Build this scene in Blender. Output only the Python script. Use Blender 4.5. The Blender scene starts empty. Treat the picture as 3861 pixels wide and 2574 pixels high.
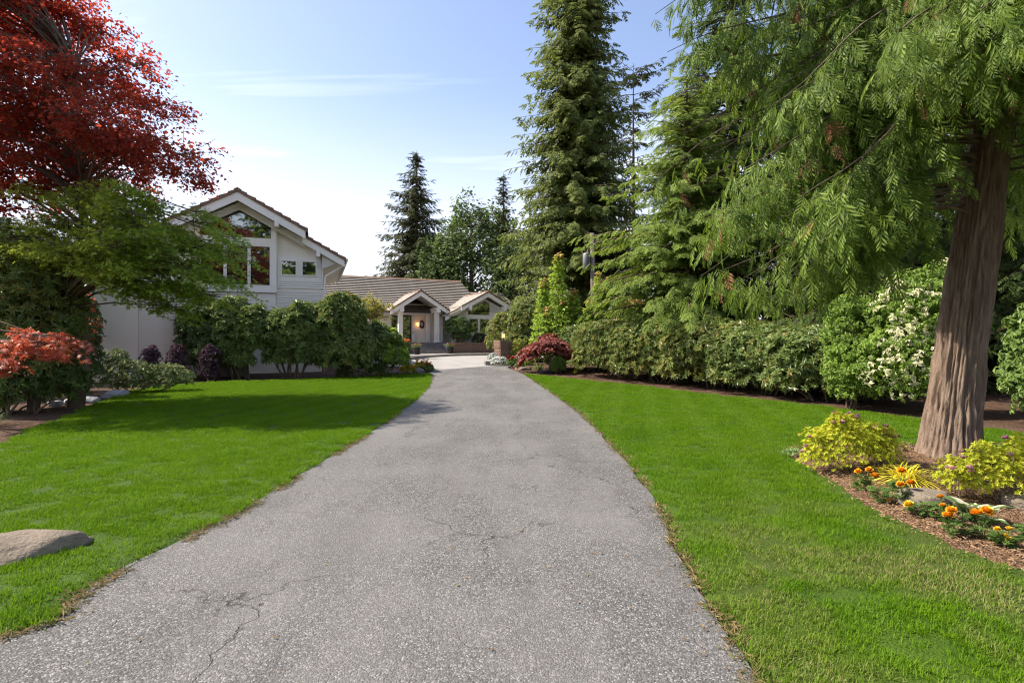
import bpy, math, random
import numpy as np
from mathutils import Vector, Matrix

R = math.radians
rng = np.random.default_rng(11)
random.seed(5)
SC = bpy.context.scene
COL = SC.collection

# ------------------------------------------------------------------ camera
cam_d = bpy.data.cameras.new('camera')
cam = bpy.data.objects.new('camera', cam_d); COL.objects.link(cam)
cam.location = (0, 0, 1.6); cam.rotation_euler = (R(90), 0, 0)
cam_d.sensor_width = 36; cam_d.lens = 20; cam_d.clip_start = 0.05; cam_d.clip_end = 3000
SC.camera = cam

# ------------------------------------------------------------------ sky, sun
SUN_EL, SUN_AZ = 49.0, -82.0          # azimuth from +Y, negative = to the left
w = bpy.data.worlds.new('World'); SC.world = w; w.use_nodes = True
nt = w.node_tree; nt.nodes.clear()
out = nt.nodes.new('ShaderNodeOutputWorld'); bg = nt.nodes.new('ShaderNodeBackground')
sky = nt.nodes.new('ShaderNodeTexSky'); sky.sky_type = 'NISHITA'; sky.sun_disc = False
sky.sun_elevation = R(SUN_EL); sky.sun_rotation = R(SUN_AZ)
sky.air_density = 1.0; sky.dust_density = 1.3; sky.ozone_density = 4.0
SKY_STRENGTH = 0.15
bg.inputs['Strength'].default_value = SKY_STRENGTH
# thin wisps of high cloud all over the sky dome
tc = nt.nodes.new('ShaderNodeTexCoord')
sep = nt.nodes.new('ShaderNodeSeparateXYZ'); nt.links.new(tc.outputs['Generated'], sep.inputs[0])
zc = nt.nodes.new('ShaderNodeMath'); zc.operation = 'MAXIMUM'; zc.inputs[1].default_value = 0.06
nt.links.new(sep.outputs['Z'], zc.inputs[0])
dvx = nt.nodes.new('ShaderNodeMath'); dvx.operation = 'DIVIDE'
dvy = nt.nodes.new('ShaderNodeMath'); dvy.operation = 'DIVIDE'
nt.links.new(sep.outputs['X'], dvx.inputs[0]); nt.links.new(zc.outputs[0], dvx.inputs[1])
nt.links.new(sep.outputs['Y'], dvy.inputs[0]); nt.links.new(zc.outputs[0], dvy.inputs[1])
cmb = nt.nodes.new('ShaderNodeCombineXYZ')
nt.links.new(dvx.outputs[0], cmb.inputs[0]); nt.links.new(dvy.outputs[0], cmb.inputs[1])
mp = nt.nodes.new('ShaderNodeMapping'); mp.inputs['Rotation'].default_value = (0, 0, R(35)); mp.inputs['Scale'].default_value = (0.55, 1.5, 1)
nt.links.new(cmb.outputs[0], mp.inputs[0])
ns = nt.nodes.new('ShaderNodeTexNoise'); ns.inputs['Scale'].default_value = 0.75; ns.inputs['Detail'].default_value = 7
ns.inputs['Roughness'].default_value = 0.55; ns.inputs['Distortion'].default_value = 0.5
nt.links.new(mp.outputs[0], ns.inputs['Vector'])
rmp = nt.nodes.new('ShaderNodeMapRange'); rmp.inputs['From Min'].default_value = 0.5; rmp.inputs['From Max'].default_value = 0.82
rmp.inputs['To Max'].default_value = 0.6
nt.links.new(ns.outputs[0], rmp.inputs[0])
mx = nt.nodes.new('ShaderNodeMix'); mx.data_type = 'RGBA'
mx.inputs['B'].default_value = (5.6, 5.5, 5.8, 1)
fade = nt.nodes.new('ShaderNodeMapRange'); fade.inputs['From Min'].default_value = 0.07; fade.inputs['From Max'].default_value = 0.22
nt.links.new(sep.outputs['Z'], fade.inputs[0])
fm = nt.nodes.new('ShaderNodeMath'); fm.operation = 'MULTIPLY'
nt.links.new(rmp.outputs[0], fm.inputs[0]); nt.links.new(fade.outputs[0], fm.inputs[1])
nt.links.new(fm.outputs[0], mx.inputs['Factor']); 
tint = nt.nodes.new('ShaderNodeMix'); tint.data_type = 'RGBA'; tint.blend_type = 'MULTIPLY'; tint.inputs['Factor'].default_value = 1
tint.inputs['B'].default_value = (.75, .63, .58, 1)          # white balance of the camera: a lavender rather than cyan blue
nt.links.new(sky.outputs[0], tint.inputs['A']); nt.links.new(tint.outputs['Result'], mx.inputs['A'])
veil = nt.nodes.new('ShaderNodeMapRange'); veil.interpolation_type = 'SMOOTHSTEP'          # pale cirrus veil low all round the sky
veil.inputs['From Min'].default_value = 0.0; veil.inputs['From Max'].default_value = 0.43; veil.inputs['To Min'].default_value = 0.72; veil.inputs['To Max'].default_value = 0.0
nt.links.new(sep.outputs['Z'], veil.inputs[0])
vm = nt.nodes.new('ShaderNodeMix'); vm.data_type = 'RGBA'; vm.inputs['B'].default_value = (3.3, 3.2, 3.25, 1)
nt.links.new(veil.outputs[0], vm.inputs['Factor']); nt.links.new(mx.outputs['Result'], vm.inputs['A'])
nt.links.new(vm.outputs['Result'], bg.inputs['Color']); nt.links.new(bg.outputs[0], out.inputs[0])

sd = bpy.data.lights.new('sun', 'SUN'); sd.energy = 3.1; sd.angle = R(0.6); sd.color = (1.0, 0.89, 0.72)
sun = bpy.data.objects.new('sun', sd); COL.objects.link(sun)
tosun = Vector((math.sin(R(SUN_AZ))*math.cos(R(SUN_EL)), math.cos(R(SUN_AZ))*math.cos(R(SUN_EL)), math.sin(R(SUN_EL))))
sun.rotation_euler = tosun.to_track_quat('Z', 'Y').to_euler()
sun.location = (-30, 30, 40)

SC.view_settings.view_transform = 'Standard'; SC.view_settings.look = 'None'
SC.view_settings.exposure = 1.62; SC.view_settings.gamma = 1.0; SC.view_settings.use_curve_mapping = False
SC.render.engine = 'CYCLES'
cy = SC.cycles
cy.max_bounces = 8; cy.diffuse_bounces = 5; cy.glossy_bounces = 2; cy.transmission_bounces = 5; cy.transparent_max_bounces = 4
cy.use_denoising = True; cy.denoiser = 'OPENIMAGEDENOISE'; cy.denoising_input_passes = 'RGB_ALBEDO_NORMAL'; cy.denoising_prefilter = 'NONE'; cy.filter_width = 1.2; cy.use_adaptive_sampling = True; cy.adaptive_threshold = 0.02
cy.sample_clamp_indirect = 6

# ------------------------------------------------------------------ numpy helpers
def hsh(ix, iy, iz, seed):
    h = (ix*374761393 + iy*668265263 + iz*2147483647 + seed*974634777) & 0xFFFFFFFF
    h = ((h ^ (h >> 13))*1274126177) & 0xFFFFFFFF
    h = ((h ^ (h >> 16))*2246822519) & 0xFFFFFFFF
    return ((h ^ (h >> 15)) & 0xFFFFFF)/float(0xFFFFFF)

def vnoise(x, y, z=0.0, seed=0):
    x, y, z = np.broadcast_arrays(np.asarray(x, float), np.asarray(y, float), np.asarray(z, float))
    ix, iy, iz = np.floor(x).astype(np.int64), np.floor(y).astype(np.int64), np.floor(z).astype(np.int64)
    fx, fy, fz = x-ix, y-iy, z-iz
    fx, fy, fz = fx*fx*(3-2*fx), fy*fy*(3-2*fy), fz*fz*(3-2*fz)
    r = 0
    for a in (0, 1):
        for b in (0, 1):
            for c in (0, 1):
                wgt = (fx if a else 1-fx)*(fy if b else 1-fy)*(fz if c else 1-fz)
                r = r + wgt*hsh(ix+a, iy+b, iz+c, seed)
    return r

def fbm(x, y, z=0.0, seed=0, o=4):
    s, a, t = 0, 1.0, 0
    for i in range(o):
        s = s + a*vnoise(np.asarray(x)*2**i, np.asarray(y)*2**i, np.asarray(z)*2**i, seed+i); t += a; a *= .5
    return s/t

def sstep(a, b, x):
    t = np.clip((np.asarray(x, float)-a)/(b-a), 0, 1); return t*t*(3-2*t)

def gz(x, y):                                   # the lie of the land
    return 0.58*sstep(20, 40, y)

def unit(v):
    return v/np.maximum(np.linalg.norm(v, axis=-1, keepdims=True), 1e-9)

# ------------------------------------------------------------------ object helpers
def link(o, parent=None):
    COL.objects.link(o)
    if parent is not None: o.parent = parent
    return o

def mesh_np(name, V, F, mat, smooth=False, midx=None):
    """F: one (m,k) array or a list of them"""
    if not isinstance(F, list): F = [F]
    F = [np.asarray(f, np.int64) for f in F if len(f)]
    V = np.asarray(V, np.float32)
    me = bpy.data.meshes.new(name)
    me.vertices.add(len(V)); me.vertices.foreach_set('co', V.ravel())
    nl = sum(f.size for f in F); npoly = sum(len(f) for f in F)
    me.loops.add(nl); me.loops.foreach_set('vertex_index', np.concatenate([f.ravel() for f in F]).astype(np.int32))
    me.polygons.add(npoly)
    st, off = [], 0
    for f in F:
        st.append(off+np.arange(len(f))*f.shape[1]); off += f.size
    me.polygons.foreach_set('loop_start', np.concatenate(st).astype(np.int32))
    mats = mat if isinstance(mat, (list, tuple)) else [mat]
    for m in mats: me.materials.append(m)
    if midx is not None: me.polygons.foreach_set('material_index', np.asarray(midx, np.int32))
    me.polygons.foreach_set('use_smooth', np.full(npoly, bool(smooth)))
    me.update(calc_edges=True)
    me.validate()
    return me

def obj(name, me, parent=None):
    return link(bpy.data.objects.new(name, me), parent)

def tag(o, label=None, cat=None, group=None, kind=None):
    if label: o['label'] = label
    if cat: o['category'] = cat
    if group: o['group'] = group
    if kind: o['kind'] = kind
    return o

def thing(name, label, cat, loc=(0, 0, 0), rz=0, group=None):
    o = bpy.data.objects.new(name, None); COL.objects.link(o)
    o.empty_display_size = 0.2
    o.location = loc; o.rotation_euler = (0, 0, rz)
    return tag(o, label, cat, group)

def copy_thing(src, label, loc, rz=0, s=1.0, group=None):
    c = src.copy(); COL.objects.link(c)
    c.location = loc; c.rotation_euler = (0, 0, rz); c.scale = (s, s, s) if not isinstance(s, tuple) else s
    c['label'] = label
    if group: c['group'] = group
    for ch in list(src.children):
        k = ch.copy(); COL.objects.link(k); k.parent = c
        for g in list(ch.children):
            q = g.copy(); COL.objects.link(q); q.parent = k
    return c

class MB:
    """collects simple solids, builds one mesh"""
    def __init__(s): s.V = []; s.F = {3: [], 4: []}; s.n = 0; s.poly = []
    def add(s, V, F):
        V = np.asarray(V, float); F = np.asarray(F, np.int64)
        s.V.append(V); s.F.setdefault(F.shape[1], []).append(F+s.n); s.n += len(V); return s
    def box(s, x0, x1, y0, y1, z0, z1):
        V = [(x0, y0, z0), (x1, y0, z0), (x1, y1, z0), (x0, y1, z0), (x0, y0, z1), (x1, y0, z1), (x1, y1, z1), (x0, y1, z1)]
        return s.add(V, [(0, 3, 2, 1), (4, 5, 6, 7), (0, 1, 5, 4), (1, 2, 6, 5), (2, 3, 7, 6), (3, 0, 4, 7)])
    def prism(s, pts, a0, a1, axis='y'):
        """pts: polygon in the plane across the axis: (x,z) for y, (y,z) for x, (x,y) for z"""
        n = len(pts); V = []
        for a in (a0, a1):
            for p, q in pts:
                V.append((p, a, q) if axis == 'y' else (a, p, q) if axis == 'x' else (p, q, a))
        s.add(V, [(i, (i+1) % n, n+(i+1) % n, n+i) for i in range(n)])
        F1 = np.array([list(range(n))]); F2 = np.array([list(range(2*n-1, n-1, -1))])
        s.F.setdefault(n, []).append(F1+s.n-2*n); s.F[n].append(F2+s.n-2*n)
        return s
    def tube(s, pts, rad, n=8, cap=True):
        pts = np.asarray(pts, float); rad = np.broadcast_to(np.asarray(rad, float), (len(pts),))
        T = unit(np.gradient(pts, axis=0))
        up = np.array([0, 0, 1.0]) if abs(T[:, 2]).mean() < .8 else np.array([1.0, 0, 0])
        A = unit(np.cross(T, up)); B = np.cross(T, A)
        th = np.arange(n)*2*np.pi/n
        V = pts[:, None]+rad[:, None, None]*(np.cos(th)[None, :, None]*A[:, None]+np.sin(th)[None, :, None]*B[:, None])
        k = len(pts); i = np.arange(k-1)[:, None]*n; j = np.arange(n)[None]; j2 = (j+1) % n
        F = np.stack([i+j, i+j2, i+n+j2, i+n+j], -1).reshape(-1, 4)
        s.add(V.reshape(-1, 3), F)
        if cap:
            s.F.setdefault(n, []).append(np.array([list(range(n))])+s.n-n); s.F[n].append(np.array([list(range(n-1, -1, -1))])+s.n-n*k)
        return s
    def lathe(s, prof, n=16, c=(0, 0)):
        prof = np.asarray(prof, float); th = np.arange(n)*2*np.pi/n
        V = np.stack([c[0]+prof[:, 0, None]*np.cos(th), c[1]+prof[:, 0, None]*np.sin(th), np.repeat(prof[:, 1, None], n, 1)], -1)
        k = len(prof); i = np.arange(k-1)[:, None]*n; j = np.arange(n)[None]; j2 = (j+1) % n
        s.add(V.reshape(-1, 3), np.stack([i+j, i+j2, i+n+j2, i+n+j], -1).reshape(-1, 4))
        s.F.setdefault(n, []).append(np.array([list(range(n))])+s.n-n); s.F[n].append(np.array([list(range(n-1, -1, -1))])+s.n-n*k)
        return s
    def mesh(s, name, mat, smooth=False):
        return mesh_np(name, np.concatenate(s.V), [np.concatenate(f) for f in s.F.values() if f], mat, smooth)
    def build(s, name, mat, parent=None, smooth=False):
        return obj(name, s.mesh(name, mat, smooth), parent)

def box(name, x0, x1, y0, y1, z0, z1, mat, parent):
    return MB().box(x0, x1, y0, y1, z0, z1).build(name, mat, parent)
def prism(name, pts, a0, a1, axis, mat, parent):
    return MB().prism(pts, a0, a1, axis).build(name, mat, parent)

# leaf scattering: template vertices are laid out along +X, face +Z
def inst(tv, tf, pos, dirs, ups, scale):
    pos = np.asarray(pos, float); K = len(pos)
    x = unit(np.asarray(dirs, float)); y = unit(np.cross(np.asarray(ups, float), x)); z = np.cross(x, y)
    sc = np.broadcast_to(np.asarray(scale, float), (K,))[:, None, None]
    V = pos[:, None]+sc*(tv[None, :, 0:1]*x[:, None]+tv[None, :, 1:2]*y[:, None]+tv[None, :, 2:3]*z[:, None])
    F = tf[None]+(np.arange(K)*len(tv))[:, None, None]
    return V.reshape(-1, 3), F.reshape(-1, tf.shape[1])

class Soup:
    def __init__(s): s.V = []; s.F = []; s.n = 0; s.M = []
    def add(s, V, F, m=0):
        if len(V) == 0: return
        s.V.append(V); s.F.append(F+s.n); s.n += len(V); s.M.append(np.full(len(F), m))
    def inst(s, t, pos, dirs, ups, scale, m=0): s.add(*inst(t[0], t[1], pos, dirs, ups, scale), m)
    def build(s, name, mats, parent=None, smooth=False, kind='stuff'):
        o = obj(name, mesh_np(name, np.concatenate(s.V), np.concatenate(s.F), mats, smooth, np.concatenate(s.M)), parent)
        if kind: o['kind'] = kind
        return o

def t_leaf(wd=.35, fold=.09, droop=.14, wide=.5):
    V = np.array([(0, 0, 0), (wide, -wd/2, fold), (1, 0, -droop), (wide, wd/2, fold)])
    return V, np.array([(0, 1, 2), (0, 2, 3)])
def t_leaf2(wd=.4, droop=.1):
    V = np.array([(0, 0, 0), (.5, -wd/2, 0), (1, 0, -droop), (.5, wd/2, 0)], float)
    return V, np.array([(0, 1, 2), (0, 2, 3)])
def join(parts):
    V, F, n = [], [], 0
    for v, f in parts: V.append(v); F.append(f+n); n += len(v)
    return np.concatenate(V), np.concatenate(F)
def t_rosette(k=8, wd=.34, up=.25, seed=0):
    r = np.random.default_rng(seed); lv = t_leaf(wd); P = []
    for i in range(k):
        a = i*2.399+r.uniform(-.2, .2); e = up+r.uniform(-.35, .35)
        d = np.array([[math.cos(a)*math.cos(e), math.sin(a)*math.cos(e), math.sin(e)]])
        u = np.array([[-math.cos(a)*math.sin(e), -math.sin(a)*math.sin(e), math.cos(e)]])
        P.append(inst(lv[0], lv[1], np.zeros((1, 3)), d, u, r.uniform(.75, 1.05)))
    V, F = join(P)
    V = V[:, [2, 1, 0]]*np.array([1, -1, 1])                     # axis of the whorl along +X
    return V, F
def t_star(lobes=((0, 1.0), (.85, .85), (1.75, .55)), notch=.22, droop=.25):
    L = sorted([(-a, l) for a, l in lobes if a > 0]+[(a, l) for a, l in lobes]); V, F = [], []
    for i, (a, l) in enumerate(L):
        h = .75; n = len(V)
        V += [(notch*math.cos(a-h), notch*math.sin(a-h), .02), (l*math.cos(a), l*math.sin(a), -droop*l*l*.6), (notch*math.cos(a+h), notch*math.sin(a+h), .02)]
        F += [(n, n+1, n+2)]
    F.append((0, 7, 14) if len(V) >= 15 else (0, 4, 8))
    return np.array(V), np.array(F)
def t_spray(n=5, ang=.75, wd=.075, droop=.22, lens=.5, seed=0, axisw=.045):
    """flat conifer spray: a rachis with side twigs on both sides"""
    r = np.random.default_rng(seed); P = []
    def z(x): return -droop*x*x
    def blade(p, a, l, wdt):
        d = np.array([math.cos(a), math.sin(a), 0]); s = np.array([-d[1], d[0], 0])
        q = p+d*l; m = p+d*l*.55
        V = np.array([p, m-s*wdt/2, q, m+s*wdt/2], float)
        V[:, 2] = [z(v[0])-.25*abs(v[1])**1.5 for v in V]
        return V, np.array([(0, 1, 2), (0, 2, 3)])
    P.append(blade(np.zeros(3), 0, 1.0, axisw*2))
    for i in range(n):
        t = .08+.84*i/n
        for sgn in (-1, 1):
            l = lens*(1-.75*t)*r.uniform(.8, 1.15)
            P.append(blade(np.array([t+(.04 if sgn > 0 else 0), 0, 0]), sgn*ang*r.uniform(.85, 1.15), l, wd*r.uniform(.8, 1.2)))
    return join(P)

# ------------------------------------------------------------------ materials
def newmat(name):
    m = bpy.data.materials.new(name); m.use_nodes = True
    nt = m.node_tree; nt.nodes.clear()
    o = nt.nodes.new('ShaderNodeOutputMaterial')
    return m, nt, o
def nd(nt, t, **kw):
    n = nt.nodes.new(t)
    for k, v in kw.items():
        if k in n.inputs: n.inputs[k].default_value = v
        else: setattr(n, k, v)
    return n
def c4(c): return (c[0], c[1], c[2], 1)
def mixc(nt, fac, a, b, mode='MIX'):
    m = nd(nt, 'ShaderNodeMix', data_type='RGBA', blend_type=mode)
    for sock, v in (('Factor', fac), ('A', a), ('B', b)):
        if hasattr(v, 'links'): nt.links.new(v, m.inputs[sock])
        else: m.inputs[sock].default_value = c4(v) if sock != 'Factor' else v
    return m.outputs['Result']
def ramp(nt, src, lo, hi, a=0.0, b=1.0):
    r = nd(nt, 'ShaderNodeMapRange'); nt.links.new(src, r.inputs[0])
    r.inputs['From Min'].default_value = lo; r.inputs['From Max'].default_value = hi
    r.inputs['To Min'].default_value = a; r.inputs['To Max'].default_value = b
    return r.outputs[0]
def noise(nt, vec, scale, detail=4, rough=.55, dist=0.0):
    n = nd(nt, 'ShaderNodeTexNoise', Scale=scale, Detail=detail, Roughness=rough, Distortion=dist)
    if vec is not None: nt.links.new(vec, n.inputs['Vector'])
    return n.outputs[0]
def pos(nt): return nd(nt, 'ShaderNodeNewGeometry').outputs['Position']
def objc(nt): return nd(nt, 'ShaderNodeTexCoord').outputs['Object']
def mapped(nt, vec, scale=(1, 1, 1), rot=(0, 0, 0)):
    m = nd(nt, 'ShaderNodeMapping'); m.inputs['Scale'].default_value = scale; m.inputs['Rotation'].default_value = rot
    nt.links.new(vec, m.inputs[0]); return m.outputs[0]

LB_ = 1.75
def leafmat(name, c1, c2, trans=None, tfac=.35, rough=.45, spec=.4, c3=None, p3=.9):
    m, nt, o = newmat(name)
    c1, c2 = tuple(min(.8, v*LB_) for v in c1), tuple(min(.8, v*LB_) for v in c2); spec *= .6; rough = min(.9, rough+.12)
    g = nd(nt, 'ShaderNodeNewGeometry')
    col = mixc(nt, g.outputs['Random Per Island'], c1, c2)
    big = noise(nt, g.outputs['Position'], 1.3, 2)
    col = mixc(nt, ramp(nt, big, .35, .65, 0, .5), col, tuple(v*.62 for v in c1))
    if c3:
        wn = nd(nt, 'ShaderNodeTexWhiteNoise', noise_dimensions='1D'); nt.links.new(g.outputs['Random Per Island'], wn.inputs['W'])
        col = mixc(nt, ramp(nt, wn.outputs[0], p3, p3+.02), col, c3)
    b = nd(nt, 'ShaderNodeBsdfPrincipled', Roughness=rough); b.inputs['Specular IOR Level'].default_value = spec
    nt.links.new(col, b.inputs['Base Color'])
    t = nd(nt, 'ShaderNodeBsdfTranslucent')
    tcol = mixc(nt, .65, col, trans or tuple(min(1, v*1.6) for v in c2)); nt.links.new(tcol, t.inputs[0])
    mxs = nd(nt, 'ShaderNodeMixShader'); mxs.inputs[0].default_value = tfac
    nt.links.new(b.outputs[0], mxs.inputs[1]); nt.links.new(t.outputs[0], mxs.inputs[2]); nt.links.new(mxs.outputs[0], o.inputs[0])
    return m

def surf(name, c1, c2, scale=3.0, rough=.7, bump=0.0, bscale=30.0, stretch=(1, 1, 1), spec=.3, world=False, metallic=0.0, c3=None, s3=20.0):
    m, nt, o = newmat(name)
    v = mapped(nt, pos(nt) if world else objc(nt), stretch)
    col = mixc(nt, ramp(nt, noise(nt, v, scale, 5), .3, .7), c1, c2)
    if c3: col = mixc(nt, ramp(nt, noise(nt, v, s3, 3), .55, .7), col, c3)
    b = nd(nt, 'ShaderNodeBsdfPrincipled', Roughness=rough, Metallic=metallic); b.inputs['Specular IOR Level'].default_value = spec
    nt.links.new(col, b.inputs['Base Color'])
    if bump:
        bp = nd(nt, 'ShaderNodeBump', Strength=bump, Distance=.02); nt.links.new(noise(nt, v, bscale, 5), bp.inputs['Height'])
        nt.links.new(bp.outputs[0], b.inputs['Normal'])
    nt.links.new(b.outputs[0], o.inputs[0])
    return m

M = {}
M['white'] = surf('painted_wood', (.78, .75, .69), (.82, .79, .74), 1.5, .55)
M['wall'] = surf('painted_wall', (.78, .735, .65), (.82, .78, .70), .8, .75)
M['brickw'] = surf('painted_brick', (.77, .725, .64), (.81, .77, .69), 2.5, .7)
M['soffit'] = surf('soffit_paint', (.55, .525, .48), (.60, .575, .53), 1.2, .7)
M['dark'] = surf('dark_interior', (.012, .012, .014), (.02, .02, .022), 2, .8)
M['tile'] = surf('roof_tile', (.27, .25, .225), (.35, .33, .30), 1.6, .75, .0, 14, (1, 1, 1), .3, False, 0, (.22, .20, .18), 7)
M['butt'] = surf('roof_tile_butt', (.055, .04, .033), (.085, .065, .052), 4, .9)  # butts coloured dark to deepen the shadow line under each tile course
M['tileedge'] = surf('roof_tile_edge', (.15, .085, .058), (.24, .145, .10), 2.5, .8)
M['gutter'] = surf('gutter_paint', (.52, .50, .47), (.58, .56, .53), 2, .45)
M['brick'] = surf('brown_brick', (.17, .105, .08), (.26, .17, .135), 4, .85, .6, 40, (1, 1, 1), .2)
M['mortar'] = surf('mortar', (.30, .28, .25), (.36, .33, .30), 8, .9, .4, 60)
M['stonestep'] = surf('step_stone', (.14, .13, .125), (.22, .205, .195), 3, .8, .4, 40)
M['concrete'] = None
M['rock'] = surf('grey_rock', (.13, .11, .085), (.25, .21, .165), 5, .9, 1.0, 34, (1, 1, 1.6), .25, False, 0, (.12, .10, .08), 9)
M['bluerock'] = surf('blue_grey_rock', (.26, .28, .33), (.42, .44, .50), 5, .8, .8, 22)
M['darkrock'] = surf('dark_rock', (.07, .075, .08), (.14, .14, .145), 5, .8, .8, 22)
M['barkfar'] = surf('bark', (.075, .052, .04), (.13, .095, .075), 3, .95, .9, 14, (3, 3, .5), .1)
M['twig'] = surf('twig_bark', (.10, .075, .055), (.17, .13, .10), 6, .9, .5, 20)
M['pole'] = surf('weathered_pole', (.13, .105, .085), (.20, .165, .14), 5, .9, .5, 30, (4, 4, .3))
M['steel'] = surf('grey_steel', (.16, .165, .165), (.22, .225, .225), 3, .5, .1, 30, (1, 1, 1), .4, False, .3)
M['wire'] = surf('black_wire', (.03, .03, .03), (.05, .05, .05), 3, .6)
M['potblack'] = surf('black_pot', (.02, .02, .022), (.04, .04, .042), 4, .45)
M['iron'] = surf('dark_metal', (.10, .09, .08), (.16, .14, .125), 6, .5, .2, 40)

def glassmat():
    m, nt, o = newmat('window_glass')
    gl = nd(nt, 'ShaderNodeBsdfGlossy', Roughness=.015); gl.inputs[0].default_value = (.85, .9, .88, 1)
    bp = nd(nt, 'ShaderNodeBump', Strength=.05, Distance=.01); nt.links.new(noise(nt, objc(nt), 1.4, 2), bp.inputs['Height'])
    nt.links.new(bp.outputs[0], gl.inputs['Normal'])
    di = nd(nt, 'ShaderNodeBsdfDiffuse'); di.inputs[0].default_value = (.012, .014, .013, 1)
    mxs = nd(nt, 'ShaderNodeMixShader'); mxs.inputs[0].default_value = .36
    nt.links.new(di.outputs[0], mxs.inputs[1]); nt.links.new(gl.outputs[0], mxs.inputs[2]); nt.links.new(mxs.outputs[0], o.inputs[0])
    return m
M['glass'] = glassmat()

def emit(name, col, s):
    m, nt, o = newmat(name); e = nd(nt, 'ShaderNodeEmission', Strength=s); e.inputs[0].default_value = c4(col)
    nt.links.new(e.outputs[0], o.inputs[0]); return m
M['lampglow'] = emit('lamp_glow', (1.0, .36, .10), 2.2)
M['lanternglow'] = emit('lantern_glow', (1.0, .62, .25), .7)

def asphalt():
    m, nt, o = newmat('asphalt'); p = pos(nt)
    vo = nd(nt, 'ShaderNodeTexVoronoi', Scale=105.0); nt.links.new(p, vo.inputs['Vector'])
    vo2 = nd(nt, 'ShaderNodeTexVoronoi', Scale=60.0); nt.links.new(mapped(nt, p, (1, 1, 1), (0, 0, .7)), vo2.inputs['Vector'])
    sp = nd(nt, 'ShaderNodeSeparateColor'); nt.links.new(vo.outputs['Color'], sp.inputs[0])
    sp2 = nd(nt, 'ShaderNodeSeparateColor'); nt.links.new(vo2.outputs['Color'], sp2.inputs[0])
    col = mixc(nt, sp.outputs[0], (.055, .0555, .055), (.142, .143, .142))
    col = mixc(nt, ramp(nt, sp.outputs[1], .88, .9), col, (.29, .288, .283))          # pale chips
    col = mixc(nt, ramp(nt, sp2.outputs[0], .86, .88, 0, .55), col, (.235, .234, .231))
    col = mixc(nt, ramp(nt, vo.outputs['Distance'], .55, .75, 0, .75), col, (.05, .05, .055))
    # worn and stained patches
    col = mixc(nt, ramp(nt, noise(nt, p, .55, 5, .6), .42, .62, 0, .5), col, (.172, .171, .168))
    col = mixc(nt, ramp(nt, noise(nt, mapped(nt, p, (2.2, .5, 1)), .8, 4), .48, .7, 0, .32), col, (.058, .057, .054))
    # cracks
    wv = nd(nt, 'ShaderNodeVectorMath', operation='ADD'); nt.links.new(p, wv.inputs[0])
    nz = nd(nt, 'ShaderNodeTexNoise', Scale=3.0, Detail=6.0); nt.links.new(p, nz.inputs['Vector'])
    sc_ = nd(nt, 'ShaderNodeVectorMath', operation='SCALE'); sc_.inputs['Scale'].default_value = .55
    nt.links.new(nz.outputs['Color'], sc_.inputs[0]); nt.links.new(sc_.outputs[0], wv.inputs[1])
    vc = nd(nt, 'ShaderNodeTexVoronoi', feature='DISTANCE_TO_EDGE', Scale=.62); nt.links.new(wv.outputs[0], vc.inputs['Vector'])
    gate = ramp(nt, noise(nt, p, .8, 3), .45, .58, 0, .9)
    crack = nd(nt, 'ShaderNodeMath', operation='MULTIPLY'); nt.links.new(ramp(nt, vc.outputs['Distance'], .0, .007, 1, 0), crack.inputs[0]); nt.links.new(gate, crack.inputs[1])
    col = mixc(nt, crack.outputs[0], col, (.025, .024, .026))
    col = mixc(nt, ramp(nt, noise(nt, mapped(nt, p, (1.1, .16, 1), (0, 0, -.10)), 1.0, 3), .45, .65, 0, .35), col, (.178, .177, .174))   # worn wheel tracks
    b = nd(nt, 'ShaderNodeBsdfPrincipled', Roughness=.85); b.inputs['Specular IOR Level'].default_value = .25
    nt.links.new(col, b.inputs['Base Color'])
    bp = nd(nt, 'ShaderNodeBump', Strength=.9, Distance=.006, invert=True); nt.links.new(vo.outputs['Distance'], bp.inputs['Height'])
    bp2 = nd(nt, 'ShaderNodeBump', Strength=.7, Distance=.012, invert=True); nt.links.new(crack.outputs[0], bp2.inputs['Height']); nt.links.new(bp.outputs[0], bp2.inputs['Normal'])
    bp3 = nd(nt, 'ShaderNodeBump', Strength=.35, Distance=.03); nt.links.new(noise(nt, p, 5, 4), bp3.inputs['Height']); nt.links.new(bp2.outputs[0], bp3.inputs['Normal'])
    nt.links.new(bp3.outputs[0], b.inputs['Normal']); nt.links.new(b.outputs[0], o.inputs[0])
    return m
M['asphalt'] = asphalt()
M['concrete'] = surf('courtyard_concrete', (.25, .245, .24), (.32, .315, .31), 1.2, .85, .3, 60, (1, 1, 1), .2, True, 0, (.31, .30, .295), 25)
M['kerb'] = surf('kerb_concrete', (.20, .185, .17), (.29, .27, .25), 2, .85, .4, 50, (1, 1, 1), .2, True)

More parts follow.
